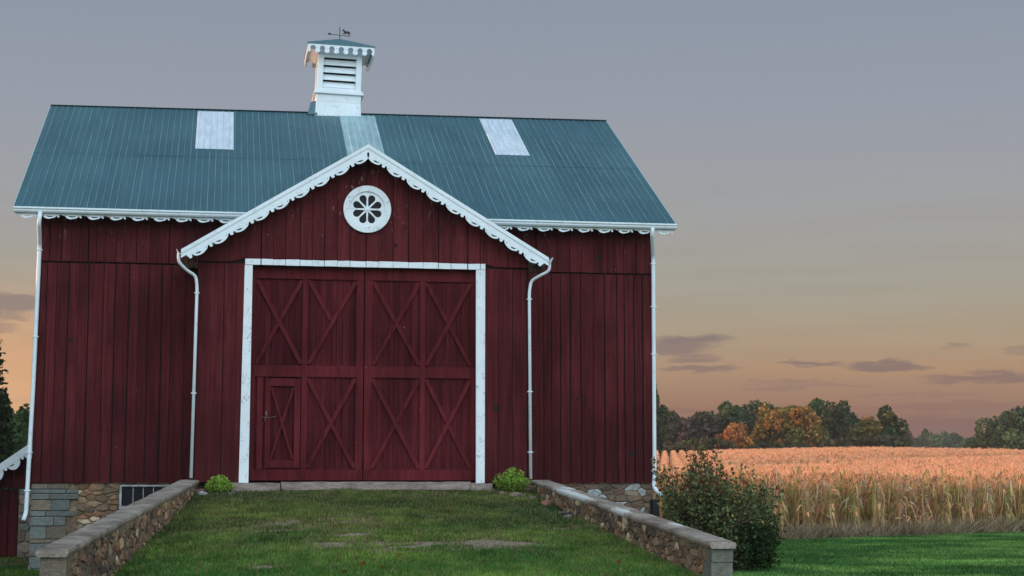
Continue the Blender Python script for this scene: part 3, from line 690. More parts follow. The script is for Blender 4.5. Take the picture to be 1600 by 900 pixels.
def rubble(mb, W, H, fn, size=.2, sx=1.5, seed=0, pal=PAL, relief=.05, u0=0.):
    """fn(s,t,depth)->point; stones over s in [u0,W], t in [0,H]"""
    r = random.Random(seed); pts = []; ny_ = max(1, round(H / size)); nx_ = max(1, round((W - u0) / (size * sx)))
    for j in range(ny_):
        for i_ in range(nx_ + 1):
            pts.append((u0 + (i_ + (.5 if j % 2 else 0) + r.uniform(-.36, .36)) * (W - u0) / nx_, (j + .5 + r.uniform(-.32, .32)) * H / ny_))
    pts = [(min(max(a_, u0 + .01), W - .01), b_) for a_, b_ in pts if r.random() > .22]
    pts += [(a_ + r.uniform(-.5, .5) * size, b_ + r.uniform(-.4, .4) * size) for a_, b_ in pts if r.random() < .25]; pts = [(min(max(a_, u0 + .01), W - .01), min(max(b_, .01), H - .01)) for a_, b_ in pts]
    for P in voronoi_cells(pts, u0, W, 0, H, sx):
        cx_ = sum(p[0] for p in P) / len(P); cy_ = sum(p[1] for p in P) / len(P)
        Q = []
        for a_, b_ in zip(P, P[1:] + P[:1]):   # corner cutting
            e1, e2 = r.uniform(.06, .22), r.uniform(.06, .22); Q += [(a_[0] * (1 - e1) + b_[0] * e1, a_[1] * (1 - e1) + b_[1] * e1), (a_[0] * .5 + b_[0] * .5 + r.uniform(-.008, .008), a_[1] * .5 + b_[1] * .5 + r.uniform(-.008, .008)), (a_[0] * e2 + b_[0] * (1 - e2), a_[1] * e2 + b_[1] * (1 - e2))]
        sz = max(abs(p[0] - cx_) + abs(p[1] - cy_) for p in Q); g_ = min(.4, .011 / max(sz, .03) * 1.6); dep = r.uniform(.4, 1.) * relief
        tl, tl2 = r.uniform(-.4, .4) * relief, r.uniform(-.4, .4) * relief
        c_ = r.choice(pal); q_ = r.uniform(.55, 1.55); c_ = tuple(x * q_ * r.uniform(.95, 1.05) for x in c_)
        def ring(f, d_): return mb.pts([fn(cx_ + (a_ - cx_) * f, cy_ + (b_ - cy_) * f, d_ + (tl * (a_ - cx_) + tl2 * (b_ - cy_)) / max(sz, .05) * (1 if d_ > .005 else 0)) for a_, b_ in Q])
        R0 = ring(1 - g_, -.01); R1 = ring(1 - g_ * 1.5, dep * .75); R2 = ring((1 - g_ * 1.5) * .78, dep); m_ = len(Q)
        for (A_, B_) in ((R0, R1), (R1, R2)):
            for k in range(m_): mb.face((A_ + k, A_ + (k + 1) % m_, B_ + (k + 1) % m_, B_ + k), r.random(), c_)
        mb.face([R2 + k for k in range(m_)], .5, c_)
# foundation: mortar body, rubble on the faces that show, dressed quoins at the left corner
BLUE = (.17, .195, .185)
mb = MB(); mb.box(XL + .02, XR - .02, YF + .05, YB - .05, GROUND - .3, -.055); mb.build('foundation_core', M_MORTAR, barn)
mb = MB(); WX0, WX1, WZ0, WZ1 = -3.42, -2.2, -.62, -.10
fz = lambda s, t, d: (s, YF + .05 - d, GROUND - .1 + t); HH = -.06 - (GROUND - .1)
rubble(mb, WX0 - .0, HH, fz, .125, 1.9, 1, u0=XL + .95); rubble(mb, 8.5, HH, fz, .14, 1.9, 2, u0=WX1, pal=[(.20, .11, .075), (.14, .085, .06), (.40, .41, .40), (.24, .16, .10), (.22, .17, .12), (.15, .09, .06)])
rubble(mb, WX1, WZ0 - .03 - (GROUND - .1), fz, .125, 1.9, 4, u0=WX0)
rubble(mb, YB - .1, HH, lambda s, t, d: (XR - .02 + d, s, GROUND - .1 + t), .2, 1.6, 5, u0=YF + .05); rubble(mb, YB - .1, HH, lambda s, t, d: (XL + .02 - d, s, GROUND - .1 + t), .2, 1.6, 6, u0=YF + .05)
r_ = random.Random(8); z = GROUND - .1
for k in range(14):
    h_ = r_.choice([.09, .13, .19, .27]) * r_.uniform(.85, 1.1); 
    if z + h_ > -.08: h_ = -.07 - z
    xa = XL - .01
    for w_ in ((.60, .34) if k % 2 else (.38, .56)):
        q_ = r_.uniform(.7, 1.2); c_ = tuple(x * q_ for x in (BLUE if r_.random() < .66 else (.23, .18, .13))); w_ *= r_.uniform(.7, 1.25); mb.box(xa + .006, xa + w_ - .006, YF - .02 + r_.uniform(-.015, .02), YF + .3, z + .009, z + h_ - .009, .5, c_); xa += w_
    z += h_
    if z > -.09: break
fd = mb.build('foundation', M_STONE, barn, bevel=.008)
mb = MB(); mb.box(8.42, 8.60, YF - .22, YF - .04, GROUND, -.42); mb.build('drain_pipe', M_BLACK, barn, bevel=.03)
# basement window
mb = MB(); yq = YF - .0
for (a_, b_, c_, e_) in ((WX0, WX0 + .045, WZ0, WZ1), (WX1 - .07, WX1, WZ0, WZ1), (WX0 + .045, WX1 - .07, WZ1 - .03, WZ1), (WX0 + .045, WX1 - .07, WZ0, WZ0 + .07)): mb.box(a_, b_, yq - .04, yq + .06, c_, e_)
for k in range(1, 5):
    x = WX0 + .07 + k * (WX1 - WX0 - .14) / 5; mb.box(x - .008, x + .008, yq + .01, yq + .028, WZ0 + .07, WZ1 - .03, .5)
win = mb.build('basement_window', M_DULL, barn)
mb = MB(); mb.box(WX0 + .05, WX1 - .05, yq + .03, yq + .04, WZ0 + .05, WZ1 - .05); mb.build('pane', M_GLASS, win)

# --- cupola
CX, CY, CH = 1.635, 8.93, .58
cup = MB(); bz = 9.55
def ringbox(mb, h0, h1, z0, z1, tint=.5):
    P = [(CX - h0, CY - h0, z0), (CX + h0, CY - h0, z0), (CX + h0, CY + h0, z0), (CX - h0, CY + h0, z0), (CX - h1, CY - h1, z1), (CX + h1, CY - h1, z1), (CX + h1, CY + h1, z1), (CX - h1, CY + h1, z1)]; mb.hexa(P, tint)
ringbox(cup, .63, .59, bz - .2, 10.0); ringbox(cup, .59, .60, 10.0, 10.22); ringbox(cup, .66, .66, 10.22, 10.27); ringbox(cup, .63, .63, 10.273, 10.33)
TILT = Matrix.Translation((CX, CY, 9.7)) @ Matrix.Rotation(R(1.6), 4, 'Y') @ Matrix.Translation((-CX, -CY, -9.7))
def tilt(mb): mb.v = [tuple(TILT @ Vector(p)) for p in mb.v]; return mb
z0, z1 = 10.33, 11.30
for sx_ in (-1, 1):
    for sy_ in (-1, 1): x = CX + sx_ * (CH - .07); y = CY + sy_ * (CH - .07); cup.box(x - .075, x + .075, y - .075, y + .075, z0 - .01, z1)
for (a_, b_) in ((z0, z0 + .07), (z1 - .08, z1 + .05)):
    cup.box(CX - CH + .14, CX + CH - .14, CY - CH + .01, CY - CH + .06, a_, b_); cup.box(CX - CH + .14, CX + CH - .14, CY + CH - .06, CY + CH - .01, a_, b_)
    cup.box(CX - CH + .01, CX - CH + .06, CY - CH + .14, CY + CH - .14, a_, b_); cup.box(CX + CH - .06, CX + CH - .01, CY - CH + .14, CY + CH - .14, a_, b_)
cupo = tilt(cup).build('cupola', M_WHITE, barn, bevel=.006)
nl = 4
for k in range(nl):
    z = z0 + .08 + k * (z1 - z0 - .16) / nl; hgt = (z1 - z0 - .16) / nl
    mb = MB()
    for rot in range(4):
        A = MB(); w_ = CH - .145
        A.hexa([(-w_, -CH + .025, z), (w_, -CH + .025, z), (w_, -CH + .05, z), (-w_, -CH + .05, z), (-w_, -CH + .13, z + hgt * .86), (w_, -CH + .13, z + hgt * .86), (w_, -CH + .155, z + hgt * .86), (-w_, -CH + .155, z + hgt * .86)])
        Rm = Matrix.Translation((CX, CY, 0)) @ Matrix.Rotation(rot * math.pi / 2, 4, 'Z'); b0 = mb.pts([Rm @ Vector(p) for p in A.v])
        for f_ in A.f: mb.face([b0 + i_ for i_ in f_])
    tilt(mb).build('louver', M_WHITE, cupo)
mb = MB(); mb.box(CX - .4, CX + .4, CY - .4, CY + .4, z0, z1 - .05); tilt(mb).build('cupola_lining', M_DARKVOID, cupo)
# cupola roof and skirt
HW = .90; mb = MB(); ez_, az_ = 11.52, 11.90
DR = .05
c0 = mb.pts([(CX - HW, CY - HW, ez_), (CX + HW, CY - HW, ez_), (CX + HW, CY + HW, ez_), (CX - HW, CY + HW, ez_), (CX, CY, az_), (CX - HW, CY - HW, ez_ - .035), (CX + HW, CY - HW, ez_ - .035), (CX + HW, CY + HW, ez_ - .035), (CX - HW, CY + HW, ez_ - .035)])
for k in range(4): mb.face((c0 + k, c0 + (k + 1) % 4, c0 + 4), .2); mb.face((c0 + k, c0 + 5 + k, c0 + 5 + (k + 1) % 4, c0 + (k + 1) % 4), .2)
mb.face((c0 + 8, c0 + 7, c0 + 6, c0 + 5), .2); tilt(mb).build('cupola_roof', M_ROOF, cupo)
W_ = 2 * HW - .06; nU = 7; w_ = W_ / nU; out = [(0, 0)]; out.append((0, -.17))
for k in range(nU):
    s = k * w_
    if k > 0 or True:
        out += [(s + .012, -.25), (s + .045, -.235), (s + .07, -.195)]
    for q in range(11): a_ = math.radians(235 - q * 290 / 10); out.append((s + w_ * .5 + .075 * math.cos(a_), -.135 + .075 * math.sin(a_)))
    out += [(s + w_ - .07, -.195), (s + w_ - .045, -.235), (s + w_ - .012, -.25)]
out += [(W_, -.17), (W_, 0)]
hol = [circ(k * w_, -.12, .012, 6) for k in range(1, nU)] 
mb = MB(); me = cut([out] + hol, .016)
for rot in range(4):
    Rm = Matrix.Translation((CX, CY, 0)) @ Matrix.Rotation(rot * math.pi / 2, 4, 'Z'); mb.addmesh(me, Rm @ basis((-W_ / 2, -HW + .02, ez_ - .015), (1, 0, 0), (0, 0, 1)))
tilt(mb).build('cupola_skirt', M_WHITE, cupo)
mb = MB(); ringbox(mb, CH + .02, HW - .06, z1 + .0, ez_ - .04); tilt(mb).build('cupola_cornice', M_WHITE, cupo)
mb = MB(); mb.hexa([(CX - .80, 8.3, 9.65), (CX - .55, 8.3, 9.65), (CX - .55, 8.95, 9.7), (CX - .80, 8.95, 9.7), (CX - .72, 8.45, 10.02), (CX - .55, 8.45, 10.06), (CX - .55, 8.8, 10.06), (CX - .72, 8.8, 10.02)], .1); mb.build('flashing', M_ROOF, cupo)
# weathervane
ap = TILT @ Vector((CX, CY, az_)); mb = MB(); mb.tube([ap + Vector((0, 0, -.05)), ap + Vector((0, 0, .33))], .012, 6); mb.tube([ap + Vector((-.26, 0, .12)), ap + Vector((.28, 0, .075))], .008, 6)
vane = mb.build('weathervane', M_BLACK, barn)
me = cut([[(0, .02), (.04, .05), (.10, .04), (.07, .02), (.10, 0), (.04, -.01)]], .012); mb = MB(); mb.addmesh(me, basis(ap + Vector((-.33, 0, .105)), (1, 0, 0), (0, 0, 1))); mb.build('arrowhead', M_BLACK, vane)
horse = [(.00, .17), (.015, .215), (.05, .255), (.075, .29), (.085, .265), (.12, .23), (.15, .20), (.22, .185), (.29, .19), (.33, .165), (.37, .13), (.385, .07), (.355, .11), (.345, .095), (.35, .05), (.37, .0), (.34, .0), (.32, .05), (.30, .07), (.29, .03), (.26, .0), (.235, .005), (.265, .045), (.26, .09),
         (.17, .085), (.15, .05), (.175, .0), (.145, .0), (.125, .05), (.12, .09), (.09, .06), (.05, .07), (.04, .03), (.02, .035), (.03, .085), (.09, .11), (.10, .16), (.07, .20), (.045, .185), (.01, .16)]
me = cut([[(a_ * .62, b_ * .62) for a_, b_ in horse]], .012); mb = MB(); mb.addmesh(me, basis(ap + Vector((.055, 0, .10)), (1, 0, 0), (0, 0, 1))); mb.build('horse_figure', M_BLACK, vane)

# ------------------------------------------------------------------ lean-to shed at the left side of the barn
shed = thing('lean_to_shed', 'small dark red lean-to with white scalloped bargeboard against the left side of the barn', 'shed', (-6.4, 8, GROUND))
LY = 8.0; lz = lambda x: .86 + (x + 6.0) * .72; SX0, SX1 = -8.0, XL - .05
mb = MB(); boards(mb, (0, LY, 0), u, n, SX0, SX1, lambda a: -.18, lambda a: max(lz(a) - .1, -.15), seed=61, w=(.2, .3)); boards(mb, (0, LY, 0), u, n, SX0, -7.75, lambda a: GROUND - .02, lambda a: -.2, seed=62); boards(mb, (SX0, 0, 0), (0, 1, 0), (-1, 0, 0), LY, LY + 5, lambda a: GROUND, lambda a: lz(SX0) - .1, seed=63); mb.build('shed_wall', M_RED, shed)
mb = MB(); mb.box(SX0 + .05, SX1, LY + .9, LY + .95, GROUND, -.45); mb.build('shed_interior', M_DARKVOID, shed)
mb = MB(); boards(mb, (0, LY + .15, 0), u, n, -7.7, -6.22, lambda a: GROUND + .03, lambda a: -.22, seed=64, w=(.18, .26)); mb.build('shed_door', M_RED, shed)
mb = MB(); rubble(mb, -5.3, 1.75, lambda s, t, d: (s, LY + .02 - d, GROUND - .05 + t), .22, 1.6, 65, u0=-6.2, pal=[BLUE, (.2, .17, .14), (.25, .2, .16)]); mb.build('stone_pier', M_STONE, shed)
mb = MB(); mb.box(-6.2, -5.3, LY + .02, LY + .5, GROUND - .1, -.2); mb.build('pier_core', M_MORTAR, shed)
mb = MB(); A = [(x, y, lz(x) + o_) for o_ in (0, -.05) for (x, y) in ((SX0 - .2, LY - .3), (SX1, LY - .3), (SX1, LY + 5), (SX0 - .2, LY + 5))]; mb.hexa([A[4], A[5], A[6], A[7], A[0], A[1], A[2], A[3]], .2); mb.build('shed_roof', M_ROOF, shed)
a = Vector((SX0 - .2, LY - .33, lz(SX0 - .2))); b = Vector((SX1 - .55, LY - .33, lz(SX1 - .55))); d = (b - a); L = d.length; d.normalize(); nn = d.cross(Vector((0, 1, 0))) ; nn = nn if nn.z > 0 else -nn
mb = MB(); mb.hexa([(a.x, LY - .34, a.z - .16), (b.x, LY - .34, b.z - .16), (b.x, LY - .31, b.z - .16), (a.x, LY - .31, a.z - .16), (a.x, LY - .34, a.z + .02), (b.x, LY - .34, b.z + .02), (b.x, LY - .31, b.z + .02), (a.x, LY - .31, a.z + .02)])
me = cut(scallop_run(L, 0, .46, .03, .16), .02); mb.addmesh(me, basis((a.x - nn.x * .12, LY - .325, a.z - nn.z * .12), d, nn)); mb.build('bargeboard', M_WHITE, shed)

# ------------------------------------------------------------------ retaining walls beside the ramp
def retaining(side, yend, zend, label, seed, wear):
    w = .18; r = random.Random(seed)
    wallo = thing('retaining_wall', label, 'stone wall', (wallx(side, yend / 2), yend / 2, GROUND))
    ztop = lambda y: .01 + (zend - .01) * (-y) / (-yend) ; X_ = lambda y: wallx(side, y)
    ct = .085; mbm = MB(); P = [(X_(yend) - w + .03, yend + .04, GROUND - .2), (X_(yend) + w - .03, yend + .04, GROUND - .2), (X_(0) + w - .03, -.03, GROUND - .2), (X_(0) - w + .03, -.03, GROUND - .2),
         (X_(yend) - w + .03, yend + .04, ztop(yend) - ct), (X_(yend) + w - .03, yend + .04, ztop(yend) - ct), (X_(0) + w - .03, -.03, -ct), (X_(0) - w + .03, -.03, -ct)]
    mbm.hexa(P); mbm.build('wall_core', M_MORTAR, wallo)
    mb = MB(); L = -yend
    for s_, hgt, sz in ((-1, 1.95, .115), (1, 1.95, .115)):
        H_ = .75 if s_ == -side else 1.9
        rubble(mb, L - .45, H_, lambda s, t, d, s_=s_, H_=H_: (X_(-s) + s_ * (w - .045 + d), -s, ztop(-s) - ct - H_ + t), sz, 1.5, seed + s_, relief=.05, u0=.05)
    # dressed blocks on the near end
    z = ztop(yend) - ct
    k = 0
    while z > GROUND - .1:
        h_ = r.uniform(.19, .26); g_ = (.20, .18, .15) if side > 0 else (.20, .15, .12); c_ = tuple(x * r.uniform(.8, 1.15) for x in g_)
        ln = .50 if k % 2 == 0 else .42; jx = r.uniform(-.012, .012)
        mb.box(X_(yend) - w + .02 + jx, X_(yend) + w - .02 + jx, yend + .01, yend + ln, z - h_ + .008, z - .004, .5, c_); z -= h_; k += 1
    mb.build('stonework', M_STONE, wallo, bevel=.012)
    # coping slabs, each subdivided and worn
    y = -.02; k = 0
    while y > yend + .01:
        ln = r.uniform(1.7, 2.6); y2 = max(y - ln, yend - .05)
        if y2 - yend < .8: y2 = yend - .05
        nY = max(4, int((y - y2) / .12)); nX = 6; me = bpy.data.meshes.new('coping'); bm = bmesh.new(); grid = []
        from mathutils import noise as mn
        for i_ in range(nY + 1):
            yy = y - .006 + (y2 + .012 - y) * i_ / nY; row = []
            for (ox, oz) in ((-w - .0, -ct), (-w - .02, -ct * .45), (-w - .008, 0), (-.06, .004), (.06, .004), (w + .008, 0), (w + .02, -ct * .45), (w, -ct)):
                p = Vector((X_(yy) + ox, yy, ztop(yy) + oz)); nv = Vector(mn.noise_vector(p * 5)) * .010 + Vector(mn.noise_vector(p * 17)) * .005; row.append(bm.verts.new(p + nv))
            grid.append(row)
        for i_ in range(nY):
            for j_ in range(8): bm.faces.new((grid[i_][j_], grid[i_][(j_ + 1) % 8], grid[i_ + 1][(j_ + 1) % 8], grid[i_ + 1][j_]))
        bm.faces.new(grid[0]); bm.faces.new(grid[-1][::-1]); bmesh.ops.recalc_face_normals(bm, faces=bm.faces[:]); bm.to_mesh(me); bm.free()
        wv = []
        for v in me.vertices:
            q = 0
            for (wy, wl, sx2, amt) in wear: q = max(q, amt * max(0, 1 - abs(v.co.y - wy) / wl) * (1 if (v.co.x - X_(v.co.y)) * sx2 > -.02 else .25))
            wv.append(q)
        me.attributes.new('wear', 'FLOAT', 'POINT').data.foreach_set('value', wv)
        link('coping', me, M_COPING, wallo); y = y2; k += 1
retaining(-1, -14.0, -.88, 'low fieldstone retaining wall with concrete coping on the left side of the grass ramp', 70, [])
retaining(1, -12.0, -.91, 'low fieldstone retaining wall with white-patched coping on the right side of the grass ramp', 90, [(-3.6, 2.4, -1, 1.15), (-7.0, 1.0, -1, .95), (-9.4, .6, 1, .95), (-2.2, .6, 1, .9)])

# ------------------------------------------------------------------ loose stones and leaves
def rock(x, y, z, sx_, sy_, sz_, c_, label, seed):
    me = bpy.data.meshes.new('stone'); bm = bmesh.new(); bmesh.ops.create_icosphere(bm, subdivisions=2, radius=1)
    from mathutils import noise as mn
    for v in bm.verts:
        v.co += Vector(mn.noise_vector(v.co * 1.3 + Vector((seed * 3.1, 0, 0)))) * .35; v.co.x *= sx_; v.co.y *= sy_; v.co.z *= sz_; v.co.z = max(v.co.z, -sz_ * .5)
    bm.to_mesh(me); bm.free(); a_ = me.attributes.new('col', 'FLOAT_COLOR', 'POINT')
    for d_ in a_.data: d_.color = (*c_, 1)
    o = link('loose_stone', me, M_STONE); o.location = (x, y, z); tag(o, label, 'stone', 'loose stones along the ramp')
def rz(x, y): return float(ramp_z(x, y))
ST = [(-1.63, -.75, .10, .08, .07, (.42, .44, .45), 'pale stone lying under the bright plant left of the barn doors'), (-1.78 + .1, -.45, .13, .1, .08, (.28, .13, .09), 'reddish stone beside the bright plant left of the doors'),
      (-1.02, -.75, .11, .09, .04, (.17, .14, .12), 'small flat dark stone at the foot of the left door post'), (4.50, -.95, .08, .07, .06, (.22, .14, .12), 'small reddish stone under the bright plant on the right'),
      (4.78, -1.15, .18, .12, .07, (.24, .17, .13), 'long flat tan stone below the bright plant right of the doors'), (5.05, -1.5, .10, .09, .06, (.18, .13, .11), 'brown stone at the grass edge beside the right wall'),
      (5.18, -2.35, .11, .10, .08, (.34, .13, .08), 'orange-red stone against the top of the right wall'), (4.35, -.55, .06, .05, .03, (.55, .55, .55), 'tiny white stone at the foot of the right door post'),
      (5.28, -3.6, .14, .2, .05, (.13, .11, .10), 'dark stone sunk in the soil along the right wall'), (5.22, -4.3, .12, .14, .06, (.24, .22, .2), 'grey stone lying lower down along the right wall')]
for k, (x, y, a_, b_, c_, col_, lb) in enumerate(ST): rock(x, y, rz(x, y) + c_ * .35, a_, b_, c_, col_, lb, k)
r_ = random.Random(3)
for k, (x, y, lb) in enumerate(((.75, -11.2, 'curled brown leaf on the grass at the left of the ramp foot'), (.45, -11.9, 'brown leaf lying lowest on the left half of the ramp'), (1.35, -10.4, 'upright russet leaf on the grass near the middle of the ramp'),
        (4.7, -10.6, 'brown leaf on the grass near the end of the right wall'), (6.1 - 2, -12.4, 'tan leaf at the bottom right of the ramp'), (1.0, -11.6, 'small rust leaf between two others on the ramp foot'))):
    me = bpy.data.meshes.new('leaf'); bm = bmesh.new(); grid = []
    for i_ in range(5):
        f = i_ / 4; w_ = .035 * math.sin(math.pi * min(.97, f * .9 + .08)); row = [bm.verts.new((s_ * w_, (f - .5) * .13, .03 * abs(s_) + .02 * math.sin(f * 5))) for s_ in (-1, 0, 1)]; grid.append(row)
    for i_ in range(4):
        for j_ in range(2): bm.faces.new((grid[i_][j_], grid[i_][j_ + 1], grid[i_ + 1][j_ + 1], grid[i_ + 1][j_]))
    bm.to_mesh(me); bm.free(); a2 = me.attributes.new('col', 'FLOAT_COLOR', 'POINT'); c_ = (.22, .07 + .04 * (k % 3), .03)
    for d_ in a2.data: d_.color = (*c_, 1)
    o = link('fallen_leaf', me, M_LEAF); o.location = (x, y, rz(x, y) + .035); o.rotation_euler = (r_.uniform(-.5, .5), r_.uniform(-.5, .5), r_.uniform(0, 6)); tag(o, lb, 'leaf', 'fallen leaves on the ramp')

# ------------------------------------------------------------------ grass
def blades(name, x, y, z, h, col, spread=.45, w=.0085):
    n_ = len(x); a_ = rng.uniform(0, 2 * np.pi, n_); ca, sa = np.cos(a_), np.sin(a_); l_ = rng.normal(0, spread, (n_, 2)) * h[:, None]; ww = w * rng.uniform(.7, 1.4, n_)
    B0 = np.stack([x - ca * ww, y - sa * ww, z - .01], 1); B1 = np.stack([x + ca * ww, y + sa * ww, z - .01], 1); Tp = np.stack([x + l_[:, 0], y + l_[:, 1], z + h], 1)
    V_ = np.stack([B0, B1, Tp], 1).reshape(-1, 3); C_ = np.repeat(col, 3, 0); C_[2::3] *= 1.25
    return quadmesh(name, V_, np.arange(3 * n_).reshape(-1, 3), C_, M_GRASS)
def grasscol(x, y, base=((.030, .085, .016), (.075, .135, .022))):
    f = np.clip((fbm(x, y, 1.7, 5) - .3) / .4, 0, 1)[:, None]; c = np.array(base[0]) * (1 - f) + np.array(base[1]) * f
    return c * rng.uniform(.3, 1.7, (len(x), 1)) * np.clip(.65 + .8 * fbm(x, y, .5, 31), 0, 2)[:, None]
N = 300000; y = -rng.random(N) ** .9 * 15.5 - .1; xa = np.array([wallx(-1, max(v, -14)) for v in y]) + .17; xb = np.array([wallx(1, max(v, -12)) for v in y]) - .17; x = xa + (xb - xa) * rng.random(N)
x = np.where((y < -12) & (x > xb - .3), x + rng.random(N) * 1.0, x)
bare = bareness(x, y); soilz = (np.abs(x - xb) < .35) & (y > -4.5); keep = (rng.random(N) > bare * 1.0) & (rng.random(N) < .45 + 1.1 * fbm(x, y, .45, 88)) & ~(soilz & (rng.random(N) < .75)) & ~((y > -.45) & (x > -1.0) & (x < 4.4)); x, y = x[keep], y[keep]
h = rng.uniform(.022, .075, len(x)) * (.5 + 1.1 * fbm(x, y, .8, 41)); c = grasscol(x, y, ((.038, .085, .022), (.155, .205, .045))) * (.35 + 1.3 * fbm(x, y, .22, 94, 3))[:, None]
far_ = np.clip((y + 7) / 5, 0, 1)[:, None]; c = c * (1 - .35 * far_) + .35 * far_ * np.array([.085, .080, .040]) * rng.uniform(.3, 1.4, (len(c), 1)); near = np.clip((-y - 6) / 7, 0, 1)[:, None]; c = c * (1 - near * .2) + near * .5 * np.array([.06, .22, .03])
dry = (rng.random(len(x)) < .12 + .55 * bareness(x, y) + .7 * np.clip(fbm(x, y, 1.1, 99, 5) - .5, 0, 1) * (y > -9)); c[dry] = np.array([.30, .22, .13]) * rng.uniform(.6, 1.2, (dry.sum(), 1))
zr = ramp_z(x, y); zr = np.where((y < -12) & (x > 5.9), zr - 0.1, zr)
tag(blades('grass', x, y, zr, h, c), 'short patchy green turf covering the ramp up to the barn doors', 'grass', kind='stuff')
N = 260000; u1 = rng.random(N); D_ = 24 + 42 * rng.random(N) ** .75; A_ = np.radians(rng.uniform(12.5, 30, N)); x = CAM.x + D_ * np.sin(A_); y = CAM.y + D_ * np.cos(A_); e_ = x * EDGE_N[0] + y * EDGE_N[1]
keep = (e_ < EDGE_C + .3) & ((x > XR + .1) | (y < YF)) & (x > 6.3); x, y = x[keep], y[keep]; h = rng.uniform(.03, .07, len(x)) * (.6 + .9 * fbm(x, y, 1.5, 42))
tag(blades('lawn_grass', x, y, height(x, y), h, grasscol(x, y, ((.060, .150, .040), (.18, .33, .080))) * (.55 + .9 * fbm(x * .35, y, 1.6, 93))[:, None], w=.012), 'mown bright green lawn between the wall and the corn', 'grass', kind='stuff')
N = 25000; x = rng.uniform(-9, -3.3, N); y = rng.uniform(-14, 8, N); keep = (x < np.array([wallx(-1, max(min(v, 0), -14)) for v in y]) - .2) & ((y < YF - .05) | (x < XL - .1)); x, y = x[keep], y[keep]
tag(blades('yard_grass', x, y, height(x, y), rng.uniform(.03, .07, len(x)), grasscol(x, y), w=.008), 'short grass in the yard left of the ramp wall', 'grass', kind='stuff')

# ------------------------------------------------------------------ corn
def corn_plant(seed, green):
    r = np.random.default_rng(seed); V_ = []; F_ = []; C_ = []
    def strip(P, Wd, cols, side):
        b = len(V_)
        for p, w_, c_ in zip(P, Wd, cols): V_.append(p - side * w_); V_.append(p + side * w_); C_.append(c_); C_.append(c_)
        for k in range(len(P) - 1): F_.append((b + 2 * k, b + 2 * k + 1, b + 2 * k + 3, b + 2 * k + 2))
    H_ = 1.0; tan = np.array([.88, .49, .30]); brn = np.array([.40, .26, .17]); grn = np.array([.30, .36, .09])
    lean = r.normal(0, .04, 2)
    for q in range(2): P = [np.array([lean[0] * z_, lean[1] * z_, z_ * 1.0]) for z_ in (0, .5, 1.)]; strip(P, (.014, .011, .006), [brn, brn * 1.2, tan], np.array([1, 0, 0]) if q else np.array([0, 1, 0]))
    a0 = r.uniform(0, 6.28)
    for k in range(16):
        z_ = .12 + .86 * k / 15 + r.normal(0, .02); a_ = a0 + k * np.pi + r.normal(0, .5); d_ = np.array([np.cos(a_), np.sin(a_), 0]); L_ = r.uniform(.10, .29) * (1.15 - .5 * abs(z_ - .5)); up = r.uniform(.1, .28) if z_ > .4 else .04
        g_ = green * r.uniform(.2, 1.1) * (1 if z_ > .25 else .2); base = tan * r.uniform(.5, 1.35) * (1 - min(1, g_)) + grn * min(1, g_) * r.uniform(.8, 1.3)
        if z_ < .3 or r.random() < .15: base = brn * r.uniform(.7, 1.3)
        if r.random() < .10: base = np.array([.74, .62, .46])
        P = [np.array([lean[0] * z_, lean[1] * z_, z_]) + d_ * L_ * f + np.array([0, 0, up * f * 2 - (up * 2 + r.choice([.08, .2, .3, .5])) * f * f]) for f in (0, .25, .5, .75, 1.)]
        side = np.cross(d_, [0, 0, 1]) + np.array([0, 0, r.uniform(-1.1, 1.1)]); side = side / np.linalg.norm(side)
        strip(P, (.009, .015, .015, .009, .001), [base * .9, base, base * 1.1, base * 1.25, base], side)
    for k in range(5):             # tassel
        a_ = r.uniform(0, 6.28); d_ = np.array([np.cos(a_) * .07, np.sin(a_) * .07, .12]); p = np.array([lean[0], lean[1], .98]); strip([p, p + d_], (.006, .004), [tan * 1.1, tan * 1.2], np.array([np.sin(a_), -np.cos(a_), 0]))
    a_ = a0; p = np.array([.02, 0, .45]); strip([p, p + np.array([.06, .02, .1]), p + np.array([.09, .03, .0])], (.02, .028, .01), [tan * 1.2] * 3, np.array([0, 1, 0]))
    return np.array(V_), F_, np.array(C_)
src = bpy.data.collections.new('corn_plant_kinds')
for k in range(9):
    V_, F_, C_ = corn_plant(100 + k, (.15, .6, 1.1, .1, .9, .3, .05, .8, .2)[k])
    me = bpy.data.meshes.new('corn_plant'); me.from_pydata(V_.tolist(), [], F_); me.attributes.new('col', 'FLOAT_COLOR', 'POINT').data.foreach_set('color', np.concatenate([C_, np.ones((len(C_), 1))], 1).astype('f').ravel())
    me.materials.append(M_CORN); o = bpy.data.objects.new('corn_plant_kind', me); src.objects.link(o)
rd = np.array([math.sin(R(15.0)), math.cos(R(15.0))]); rn = np.array([rd[1], -rd[0]])   # row direction
pts = []
for k in range(-40, 140):
    off = k * .92
    s_ = 30.
    while s_ < 215:
        p = np.array([CAM.x, CAM.y]) + rd * s_ + rn * off; e_ = p @ EDGE_N - EDGE_C; D_ = math.hypot(p[0] - CAM.x, p[1] - CAM.y); A_ = math.degrees(math.atan2(p[0] - CAM.x, p[1] - CAM.y))
        s_ += .13 if D_ < 75 else (.18 if D_ < 110 else .25)
        if e_ < 0 or A_ < 8 or A_ > 31 or D_ > 214 or (p[0] < XR + 1 and p[1] < YB + 1.5): continue
        pts.append((p[0], p[1], D_, A_))
pts = np.array(pts); n_ = len(pts); lined = (pts[:, 3] < 16.4) & (pts[:, 2] > 75); pts[:, :2] += rng.normal(0, .05, (n_, 2)) * np.where(lined, .3, 1.)[:, None]; px_, py_ = pts[:, 0], pts[:, 1]
band = np.exp(-((pts[:, 2] - 128 - (pts[:, 3] - 20) * 5.0) / 10) ** 2) * np.clip((pts[:, 3] - 16) / 4, 0, 1)
